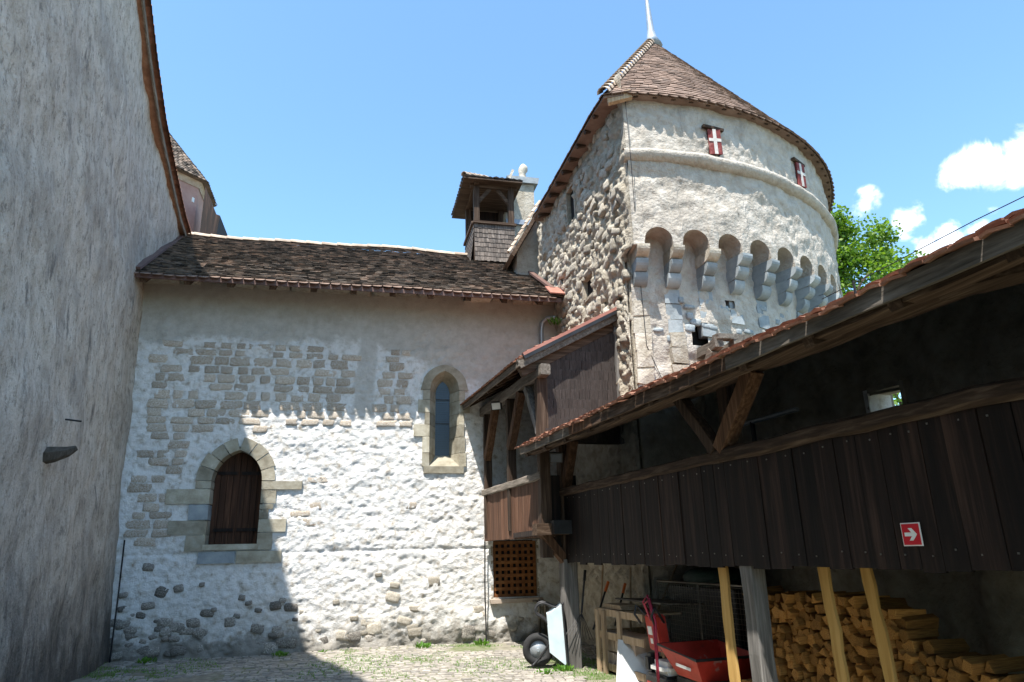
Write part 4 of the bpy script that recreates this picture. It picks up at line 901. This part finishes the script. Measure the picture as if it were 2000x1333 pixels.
while yy > YF+.05:
    for row in (0, 1): inst('eave_tile', random.choice(TILE), lroof, LR(yy+.08*row, -.05+.13*row, .04+row*.025), (0, -R_(28)+.1, R_(5.7)+random.uniform(-.04, .04)))
    yy -= .176
tm = MB(); face_tiles(tm, LR(YF, .2, .04), LR(13.9, .2, .04), Vector((4.26, YF, 4.64+1.777*SL2)), Vector((4.26, 13.9, 4.64+2.13*SL2)), 11, .175)
o = tm.build('roof_tiles', g['terracotta'], lroof, fix=False); o['kind'] = 'stuff'
gab = MB().prism([(2.93, 10.56, 3.3), (4.22, 10.56, 3.3), (4.22, 10.56, 5.36), (2.93, 10.56, 4.68)], (0, .05, 0)).build('gable_boards', g['dark_planks'], lnd)
SHI = [block_mesh('shingle', g['shingle'], i, .05) for i in range(4)]
r = 0; z = 3.32
while z < 5.3:
    x = 2.93+random.uniform(0, .05)
    while x < 4.2:
        w = random.uniform(.065, .11); top = 4.62+(x-2.93)*.525
        if z+.12 < top+.06: inst('shingle', random.choice(SHI), gab, (x+w/2, 10.535-.006*random.random(), z+.10+random.uniform(-.01, .01)), (R_(5), 0, random.uniform(-.02, .02)), (w*.95, .014, .23))
        x += w
    z += .165
MB().box((4.24, 10.5, 4.3), (.05, .1, 2.0)).build('corner_strip', g['grey_post'], lnd)

# ---------------------------------------------------------------- fittings
def floodlight(p, rz, m, label, face):
    t = thing('floodlight', label, 'lamp', p); ax = Matrix.Rotation(rz, 3, 'Z') @ Matrix.Rotation(R_(25), 3, 'X'); p = Vector(p)
    b = MB().box(p, (.20, .06, .16), ax).build('housing', g['black_plastic'], t); MB().box(p+ax @ Vector((0, -.034, 0)), (.165, .012, .125), ax).build('lens', face, t)
    MB().beam(p+ax @ Vector((0, .03, 0)), p+Vector((.12, .14, .08)), .03, .03).build('bracket', g['iron'], t)
floodlight(tuple(Ld(12.62, -.12, 4.33)), -.5, None, 'small floodlight with white lens under the landing eave', g['white_plastic'])
floodlight((3.06, 10.36, 3.05), -.2, None, 'black floodlight fixed to the corner post of the landing', g['window_glass'])
jb = MB().box((3.10, 10.36, 1.99), (.3, .16, .2), Matrix.Rotation(.05, 3, 'Z'), j=.004).build('junction_box', g['black_plastic']); tag(jb, 'black box on the beam end below the landing', 'box')
c = G(-6.43, -.045, 1.706); sg = thing('arrow_sign', 'red sign with white arrow on the gallery planks', 'sign', tuple(c))
MB().box(c, (.006, .158, .158), GR).build('plate', g['sign_white'], sg)
MB().box(c-gn*.0045, (.004, .142, .142), GR).build('red_panel', g['sign_red'], sg)
def sp(u, v): return c-gn*.0085-gd*u+Vector((0, 0, v))      # u to the viewer's right
arrow = [(-.052, .013), (.006, .013), (-.018, .042), (.014, .042), (.052, 0), (.014, -.042), (-.018, -.042), (.006, -.013), (-.052, -.013)]
am = MB(); am.add([sp(u, v) for u, v in arrow], [(0, 1, 7, 8), (1, 2, 3, 4), (1, 4, 7), (4, 5, 6, 7)]); am.build('arrow', g['sign_white'], sg, fix=False)

# ---------------------------------------------------------------- firewood and leaning boards
LOG = []
for i in range(10):
    r = random.Random(i+3); k = r.choice((3, 3, 4, 4, 5)); a0 = r.uniform(0, 6.3); pts = []
    for q in range(k): a = a0+2*math.pi*q/k+r.uniform(-.25, .25); rr = r.uniform(.8, 1.15); pts.append((0, math.cos(a)*rr*.5, math.sin(a)*rr*.5))
    mb = MB().prism(pts, (1, 0, 0)); me = bpy.data.meshes.new('log'); me.from_pydata(mb.v, [], mb.f); me.update()
    bm = bmesh.new(); bm.from_mesh(me); bmesh.ops.recalc_face_normals(bm, faces=bm.faces); bmesh.ops.bevel(bm, geom=bm.edges[:], offset=.03, segments=1, affect='EDGES'); bm.to_mesh(me); bm.free(); me.materials.append(g['log_end']); LOG.append(me)
def log(p, s, L, rot, label='split pale firewood log stacked with its end showing under the gallery'):
    o = inst('firewood_log', random.choice(LOG), None, p, rot, (L, s, s)); tag(o, label, 'log', 'logs of the firewood stack'); return o
nl = 0; z = .34
while z < 1.42:
    h = random.uniform(.07, .085); t = -3.72+random.uniform(0, .05)
    while t > -6.9:
        s = random.uniform(.07, .118); top = 1.42 if t > -4.5 else 1.42-(-4.5-t)*.3 if t > -5.6 else .74+.07*math.sin(t*3)
        if z < top and nl < 298 and not (t < -5.6 and z < .5): log(G(t-s/2, .52+random.uniform(-.05, .07), z+s/2), s*1.12, random.uniform(.3, .4), (random.uniform(0, 6.28), random.uniform(-.06, .06), -GA+random.uniform(-.12, .12))); nl += 1
        t -= s*.93
    z += h
MB_back = MB().box(G(-5.2, .78, .17), (.8, 3.1, .34), GR).build('firewood_stack_core', g['log_end']); tag(MB_back, 'log-coloured block for the hidden lower rows of the firewood stack', 'firewood', kind='stuff')  # one plain box for the hidden rows below the logs
def waney(t, off, w, lean, label, z1=1.47):
    mb = MB(); vs = []
    for i in range(10):
        z = -.05+(z1+.05)*i/9; wl = w/2+random.uniform(-.012, .012); wr = w/2+random.uniform(-.012, .012); dt = lean*(1-i/9)
        for q in (0, .03): vs += [G(t-dt+wl, off+q, z), G(t-dt-wr, off+q, z)]
    fs = [(0, 1, 3, 2), (36, 38, 39, 37)]
    for i in range(9):
        b = i*4; fs += [(b, b+4, b+5, b+1), (b+2, b+3, b+7, b+6), (b, b+2, b+6, b+4), (b+1, b+5, b+7, b+3)]
    o = mb.add(vs, fs).build('waney_board', g['fresh_board']); tag(o, label, 'board', 'fresh boards propped under the gallery')
waney(-4.02, .03, .13, .0, 'fresh yellow waney board standing beside the grey post'); waney(-5.22, .22, .11, .06, 'fresh yellow waney board in front of the firewood stack'); waney(-5.55, .34, .11, .15, 'leaning yellow waney board at the right end of the firewood', 1.5)

# ---------------------------------------------------------------- wheelbarrow, crate, sheet, machine, tools
wb = thing('wheelbarrow', 'pale blue wheelbarrow tipped up against the grey post', 'wheelbarrow', (2.92, 10.9, 0))
wc = Vector((2.80, 10.85, .235)); wa = Vector((.35, .94, 0)).normalized(); wu = Vector((wa.y, -wa.x, 0))
def circ(c, r, ax, n=24): u = Vector((0, 0, 1)); v = ax.cross(u).normalized(); return [c+(u*math.cos(2*math.pi*i/n)+v*math.sin(2*math.pi*i/n))*r for i in range(n)]
wax = Vector((.94, -.35, 0)).normalized()*-1
wax = Vector((-.24, -.97, 0)).normalized()
whl = MB().tube(circ(wc, .175, wax), .06, 10, closed=True).build('tyre', g['rubber'], wb, smooth=True)
mb = MB(); a_, b_2 = circ(wc-wax*.03, .125, wax), circ(wc+wax*.03, .125, wax); mb.add(a_+b_2+[wc-wax*.012, wc+wax*.012], [(i, (i+1) % 24, 24+(i+1) % 24, 24+i) for i in range(24)]+[((i+1) % 24, i, 48) for i in range(24)]+[(24+i, 24+(i+1) % 24, 49) for i in range(24)]); mb.build('rim', g['zinc'], whl, smooth=True)
MB().tube([wc-wax*.09, wc+wax*.09], .025, 10).build('hub', g['zinc'], whl)
rt_ = Vector((.97, -.24, 0)).normalized()
for s in (-.16, .16):
    o_ = wax*s
    pts = [wc+o_*.6+Vector((-.1, 0, -.21)), wc+o_*.6+rt_*.02+Vector((0, 0, -.10)), wc+o_+rt_*.17+Vector((0, 0, .10)), wc+o_+rt_*.22+Vector((0, 0, .25)), wc+o_+rt_*.12+Vector((0, 0, .42)), wc+o_-rt_*.02+Vector((0, 0, .52)), wc+o_+rt_*.0+Vector((0, 0, .62)), wc+o_+rt_*.10+Vector((0, 0, .66)), wc+o_+rt_*.30+Vector((0, 0, .60)), wc+o_+rt_*.46+Vector((0, 0, .70))]
    sm = []
    for i in range(len(pts)-1):
        for q in range(4):
            tq = q/4; p0, p1, p2, p3 = pts[max(i-1, 0)], pts[i], pts[i+1], pts[min(i+2, len(pts)-1)]
            sm.append(.5*((2*p1)+(-p0+p2)*tq+(2*p0-5*p1+4*p2-p3)*tq*tq+(-p0+3*p1-3*p2+p3)*tq**3))
    MB().tube(sm+[pts[-1]], .017, 8).build('frame_tube', g['iron'], wb, smooth=True)
tb = MB(); oc = wc+rt_*.40+Vector((0, 0, .20)); up_ = Vector((-.05, 0, 1)).normalized()
outr = [oc+wax*a+up_*b for a, b in ((-.33, -.40), (.33, -.40), (.33, .45), (-.33, .45))]; inn = [oc-rt_*.24+wax*a+up_*b for a, b in ((-.2, -.22), (.2, -.22), (.2, .30), (-.2, .30))]
tb.add(outr+inn+[p+rt_*.012 for p in outr]+[p+rt_*.012 for p in inn], [(0, 1, 5, 4), (1, 2, 6, 5), (2, 3, 7, 6), (3, 0, 4, 7), (4, 5, 6, 7), (8, 12, 13, 9), (9, 13, 14, 10), (10, 14, 15, 11), (11, 15, 12, 8), (12, 15, 14, 13)]); tb.build('tray', g['barrow_tray'], wb)
MB().tube(outr, .016, 8, closed=True).build('tray_rim', g['iron'], wb)
MB().tube([wc+Vector((-.12, .0, -.222)), wc+rt_*.35+Vector((0, 0, -.222))], .014, 6).build('stand', g['iron'], wb)

crt = thing('crate', 'tall slatted wooden crate holding pale stone blocks', 'crate', tuple(G(-1.0, .7, 0)))
for (t, o_) in ((-.56, .22), (-.80, .20), (-1.25, .22), (-1.9, .5)): MB().box(G(t, o_, .40), (.035, .10, .86), GR @ Matrix.Rotation(random.uniform(-.05, .05), 3, 'X'), j=.004).build('slat', g['crate_wood'], crt)
for zc in (.10, .50, .80): MB().box(G(-1.2, .24, zc), (.03, 1.4, .09), GR).build('rail', g['crate_wood'], crt); MB().box(G(-.53, .75, zc), (1.0, .03, .09), GR).build('rail', g['crate_wood'], crt)
for i in range(5): MB().box(G(-.66-i*.27, .55, .83), (.55, .24, .022), GR).build('board', g['crate_wood'], crt)
for i in range(3):
    for q in range(2):
        o = MB().box(G(-.78-i*.3, .45, .15+.26*q), (.32, .28, .24), GR, j=.01).build('stone_block', g['block_stone']); tag(o, 'pale squared stone block lying in the slatted crate', 'block', 'stone blocks in the crate')
pl = MB().box(G(-1.35, .85, .95), (.8, 1.3, .02), GR @ Matrix.Rotation(.05, 3, 'Y')).build('plywood_sheet', g['grey_y']); tag(pl, 'weathered sheet laid on top of the crate', 'board')
bl1 = MB()
for i, z in enumerate((.86, .88, .90)): bl1.box(G(-1.0+.02*i, .42, z+.0), (.3, .5, .018), GR)
o = bl1.build('slat_bundle', g['crate_wood']); tag(o, 'bundle of thin wooden slats on the crate', 'slats')
sh = MB(); q = [Vector((3.37, 9.12, .0)), Vector((4.02, 8.72, .0)), Vector((4.06, 9.2, .40)), Vector((3.53, 9.38, .50))]
sh.add(q+[p+Vector((.01, .012, -.008)) for p in q], [(0, 1, 2, 3), (7, 6, 5, 4), (0, 4, 5, 1), (1, 5, 6, 2), (2, 6, 7, 3), (3, 7, 4, 0)]); o = sh.build('metal_sheet', g['grey_sheet']); tag(o, 'light grey flat sheet leaning against the crate', 'sheet')

mc = thing('mini_dumper', 'red motor barrow with white engine cover and handle bars', 'dumper', tuple(G(-2.3, .35, 0)))
def gb(t, o_, z, s, m, name, parent=mc, j=0, ax=None, bev=.02):
    bm = bmesh.new(); bmesh.ops.create_cube(bm, size=1); bmesh.ops.scale(bm, vec=s, verts=bm.verts); bmesh.ops.bevel(bm, geom=bm.edges[:], offset=bev, segments=2, affect='EDGES'); me = bpy.data.meshes.new(name); bm.to_mesh(me); bm.free(); me.materials.append(m)
    ob = link(bpy.data.objects.new(name, me)); ob.matrix_world = Matrix.Translation(G(t, o_, z)) @ (ax or GR).to_4x4(); 
    mw = ob.matrix_world.copy(); par(ob, parent); ob.matrix_world = mw
    if parent and parent.type == 'EMPTY': ob.matrix_basis = mw
    return ob
_G = G
def G(t, off, z): return _G(t-.22, off, z-.10 if z > .12 else z)
gb(-1.95, .28, .76, (.14, .30, .42), g['red_paint'], 'control_panel', ax=GR @ Matrix.Rotation(-.12, 3, 'Y'))
gb(-1.90, .21, .78, (.02, .10, .10), g['white_plastic'], 'label_plate', bev=.004, ax=GR @ Matrix.Rotation(-.12, 3, 'Y')); gb(-1.90, .23, .66, (.02, .07, .07), g['sign_white'], 'label_plate', bev=.004, ax=GR @ Matrix.Rotation(-.12, 3, 'Y'))
eng = gb(-2.10, .32, .38, (.34, .42, .16), g['white_plastic'], 'engine_cover', bev=.06)
gb(-1.80, .28, .40, (.2, .16, .22), g['black_plastic'], 'fuel_filter', bev=.04); gb(-2.05, .34, .22, (.4, .5, .18), g['black_plastic'], 'engine_block', bev=.03); gb(-2.0, .22, .20, (.16, .4, .14), g['red_paint'], 'recoil_cover', bev=.05)
for t in (-1.9, -2.5, -3.1):
    w_ = MB().tube(circ(G(t, .38, .14), .09, gn), .05, 8, closed=True).build('track_wheel', g['rubber'], mc, smooth=True); MB().tube([G(t, .33, .14), G(t, .43, .14)], .05, 10).build('hub', g['iron'], w_)
skp = MB(); a = [G(-2.45, .22, .36), G(-2.95, .22, .34), G(-2.95, .85, .34), G(-2.45, .85, .36)]; b = [G(-2.22, .12, .66), G(-3.02, .12, .58), G(-3.02, .95, .58), G(-2.22, .95, .66)]
skp.add(a+b, [(0, 1, 2, 3), (0, 4, 5, 1), (1, 5, 6, 2), (2, 6, 7, 3), (3, 7, 4, 0)]); sk = skp.build('skip', g['red_paint'], mc); md = sk.modifiers.new('t', 'SOLIDIFY'); md.thickness = .015
MB().tube(b, .016, 6, closed=True).build('skip_rim', g['iron'], sk); MB().box(G(-2.72, .135, .48), (.006, .3, .03), GR @ Matrix.Rotation(.06, 3, 'X')).build('stripe', g['grey_sheet'], sk)
gb(-2.9, .5, .30, (.5, 1.1, .1), g['iron'], 'chassis')
for s in (-.14, .16):
    MB().tube([G(-1.98+s*.8, .30, .88), G(-1.95+s*1.3, .22, .98), G(-1.95+s*1.6, .14, 1.06), G(-1.95+s*1.4, .10, .96), G(-1.95+s*1.2, .16, .85)], .016, 8).build('handle_bar', g['iron'], mc, smooth=True)
MB().tube([G(-1.95, .20, .9), G(-1.93, .12, 1.12), G(-2.05, .12, 1.2), G(-2.12, .14, .95), G(-2.1, .15, .6), G(-2.12, .14, .1)], .013, 6).build('red_hose', g['hose_red'], mc, smooth=True)
MB().tube([G(-1.99, .18, .9), G(-1.99, .11, 1.10), G(-2.10, .12, 1.16), G(-2.17, .14, .9), G(-2.13, .15, .5), G(-2.15, .14, .1)], .013, 6).build('red_hose', g['hose_red'], mc, smooth=True)
G = _G
cg = thing('wire_cage', 'grey wire mesh cage standing behind the red dumper', 'cage', tuple(G(-2, 1.1, 0)))
for i in range(34): MB().tube([G(-.95-i*.06, 1.02, .35), G(-.95-i*.06, 1.02, 1.18)], .003, 4, caps=False).build('wire', g['steel_tube'], cg)
for i in range(15): MB().tube([G(-.93, 1.02, .36+i*.058), G(-2.97, 1.02, .36+i*.058)], .003, 4, caps=False).build('wire', g['steel_tube'], cg)
for t in (-.93, -2.0, -2.97): MB().tube([G(t, 1.03, 0), G(t, 1.03, 1.2)], .015, 6).build('frame_tube', g['steel_tube'], cg)
MB().tube([G(-.93, 1.03, 1.2), G(-2.97, 1.03, 1.2)], .015, 6).build('frame_tube', g['steel_tube'], cg)
bg_ = inst('tarpaulin_bundle', lump_mesh('tarpaulin_bundle', g['dark_tarp'], 77, .3), None, G(-1.9, 1.3, 1.26), (0, 0, .2), (.5, .75, .26)); tag(bg_, 'dark green tarpaulin bundle lying on top of the wire cage', 'tarpaulin')
tbx = MB().box(G(-1.9, 1.35, .58), (.5, 1.6, 1.14), GR, j=.02).build('dark_bin', g['black_plastic']); tag(tbx, 'dark bin inside the wire cage', 'bin')
def tool(p0, p1, grip, label, head=None):
    t = thing('garden_tool', label, 'tool', p0, 'tools leaning on the tower wall'); p0, p1 = Vector(p0), Vector(p1)
    MB().tube([p0, p1], .015, 7).build('handle', g['crate_wood'] if grip is None else g['black_plastic'], t)
    if grip: MB().tube([p1, p1+(p1-p0).normalized()*.16], .022, 8).build('grip', grip, t)
    if head:
        d = (p1-p0).normalized(); s = d.cross(Vector((0, 1, 0))).normalized()
        for i in range(9): MB().tube([p0, p0-d*.35+s*(i-4)*.055], .004, 4, caps=False).build('tine', g['iron'], t)
tool((3.45, 10.15, .55), (3.72, 10.3, 1.05), g['orange_grip'], 'black handled tool with orange grip behind the crate'); tool((3.75, 10.05, .6), (3.98, 10.25, 1.02), g['orange_grip'], 'second orange gripped tool leaning behind the crate')
tool((3.55, 10.25, .2), (3.78, 10.5, 1.42), None, 'wooden handled shovel against the pale wall'); tool((3.95, 10.0, .3), (4.15, 10.3, 1.38), None, 'thick wooden pole beside the tools'); tool((4.1, 9.7, .5), (4.75, 9.85, 1.5), None, 'long brown pole slanting under the gallery floor')
tool((3.40, 10.5, .75), (3.50, 10.6, 1.2), g['black_plastic'], 'wire lawn rake standing behind the grey post', head=True)

# ---------------------------------------------------------------- weeds, grass and trees
def leafy(name, c, n, r, hh, m, label, size=.06, group=None):
    mb = MB(); c = Vector(c)
    for i in range(n):
        a = random.uniform(0, 6.28); rr = r*math.sqrt(random.random()); p = c+Vector((math.cos(a)*rr, math.sin(a)*rr, 0)); h = hh*random.uniform(.3, 1)*(1-.5*rr/r); d = Vector((math.cos(a), math.sin(a), 0)); s = d.cross(Vector((0, 0, 1)))*size*random.uniform(.25, .5); tip = p+Vector((0, 0, h))+d*h*random.uniform(.2, .8)
        mid = p.lerp(tip, .55)+Vector((0, 0, h*.15)); mb.add([p, mid-s, tip, mid+s], [(0, 1, 2, 3)])
    o = mb.build(name, m, fix=False); tag(o, label, 'plant', group); return o
for i, (x, y, r, h, lab) in enumerate(((1.35, 13.72, .15, .16, 'bright weed clump at the foot of the sunlit chapel wall'), (2.45, 13.7, .14, .15, 'weed clump by the cable at the chapel wall foot'), (-3.3, 13.65, .17, .14, 'low weeds at the foot of the shaded chapel wall'), (-1.15, 13.7, .16, .12, 'small weed where the shadow meets the chapel wall'), (3.05, 10.35, .16, .16, 'weed growing at the foot of the grey post'), (2.75, 10.25, .2, .09, 'low weed beside the wheelbarrow wheel'), (0.9, 9.6, .2, .08, 'small weed between the sunlit setts'), (-.4, 13.75, .12, .08, 'tiny weed at the middle of the chapel wall'))):
    leafy('weed', (x, y, -.01), 60, r, h, g['weed_leaf'], lab, .05, 'weeds in the courtyard')
leafy('wall_fern', (4.08, 13.5, 6.35), 60, .14, .25, g['weed_leaf'], 'green tuft growing from the tower wall by the eave', .03)
mb = MB()
pts = rng.uniform([-4, 4, 0], [3.9, 13.9, 0], (70000, 3)); kp = fbm(pts*.8, 71, 3)+.35*vnoise(pts*4, 5); gzv = gz(pts)
for p, k_, z in zip(pts, kp, gzv):
    if k_ < .18: continue
    a = random.uniform(0, 6.28); h = random.uniform(.012, .045); d = Vector((math.cos(a), math.sin(a), 0)); s = d.cross(Vector((0, 0, 1)))*.006; q = Vector((p[0], p[1], z-.004)); mb.add([q-s, q+s, q+d*h*.6+Vector((0, 0, h))], [(0, 1, 2)])
o = mb.build('grass', g['weed_leaf'], fix=False); tag(o, 'short grass and moss growing between the setts', 'grass', kind='stuff')
def tree(name, c, r, hcrown, trunk_r, m, label, n=9000, leaf=.16, seed=1, squash=1.0):
    rd = random.Random(seed); c = Vector(c); t = thing(name, label, 'tree', (c.x, c.y, 0))
    tk = MB().tube([(c.x, c.y, -.1), (c.x+.1, c.y, c.z*.5), (c.x, c.y+.1, c.z), (c.x, c.y, c.z+r*.6)], [trunk_r*1.3, trunk_r, trunk_r*.7, trunk_r*.2], 10).build('trunk', g['bark'], t, smooth=True)
    cl = []
    for i in range(120):
        v = Vector((rd.gauss(0, 1), rd.gauss(0, 1), rd.gauss(0, 1))).normalized()*r*rd.uniform(.35, 1.0)**.6; v.z *= hcrown; cl.append((c+v, r*rd.uniform(.16, .30)))
    for p, cr_ in cl[:22]: MB().tube([Vector((c.x, c.y, c.z-r*.5)).lerp(p, .02), Vector((c.x, c.y, c.z-r*.3)).lerp(p, .55)+Vector((0, 0, .1)), p], [trunk_r*.35, trunk_r*.2, trunk_r*.06], 5).build('limb', g['bark'], tk)
    mb = MB()
    for i in range(n):
        p, cr_ = rd.choice(cl); v = Vector((rd.gauss(0, 1), rd.gauss(0, 1), rd.gauss(0, .8))); v = v.normalized()*cr_*rd.random()**.45; q = p+v
        u = Vector((rd.gauss(0, 1), rd.gauss(0, 1), rd.gauss(0, .6))).normalized(); w = u.cross(Vector((rd.gauss(0, 1), rd.gauss(0, 1), rd.gauss(0, 1)))).normalized(); s = leaf*rd.uniform(.6, 1.2)
        mb.add([q-u*s*.5, q+w*s*.36-u*s*.05, q+u*s*.5, q-w*s*.36-u*s*.05], [(0, 1, 2, 3)])
    mb.build('crown', m, t, fix=False)
tree('broadleaf_tree', (18.3, 22.0, 11.3), 3.2, 1.15, .3, g['maple_leaf'], 'bright green broadleaf tree rising behind the round tower', 34000, .17, 3)
tree('pine_tree', (29.5, 22.6, 12.3), 3.0, 1.3, .3, g['pine_leaf'], 'dark tree tip showing above the gallery tiles', 7000, .22, 5)
tree('broadleaf_tree', (14.0, 14.2, 4.2), 3.2, 1.2, .25, g['maple_leaf'], 'green tree seen through the slit window of the curtain wall', 9000, .2, 9)
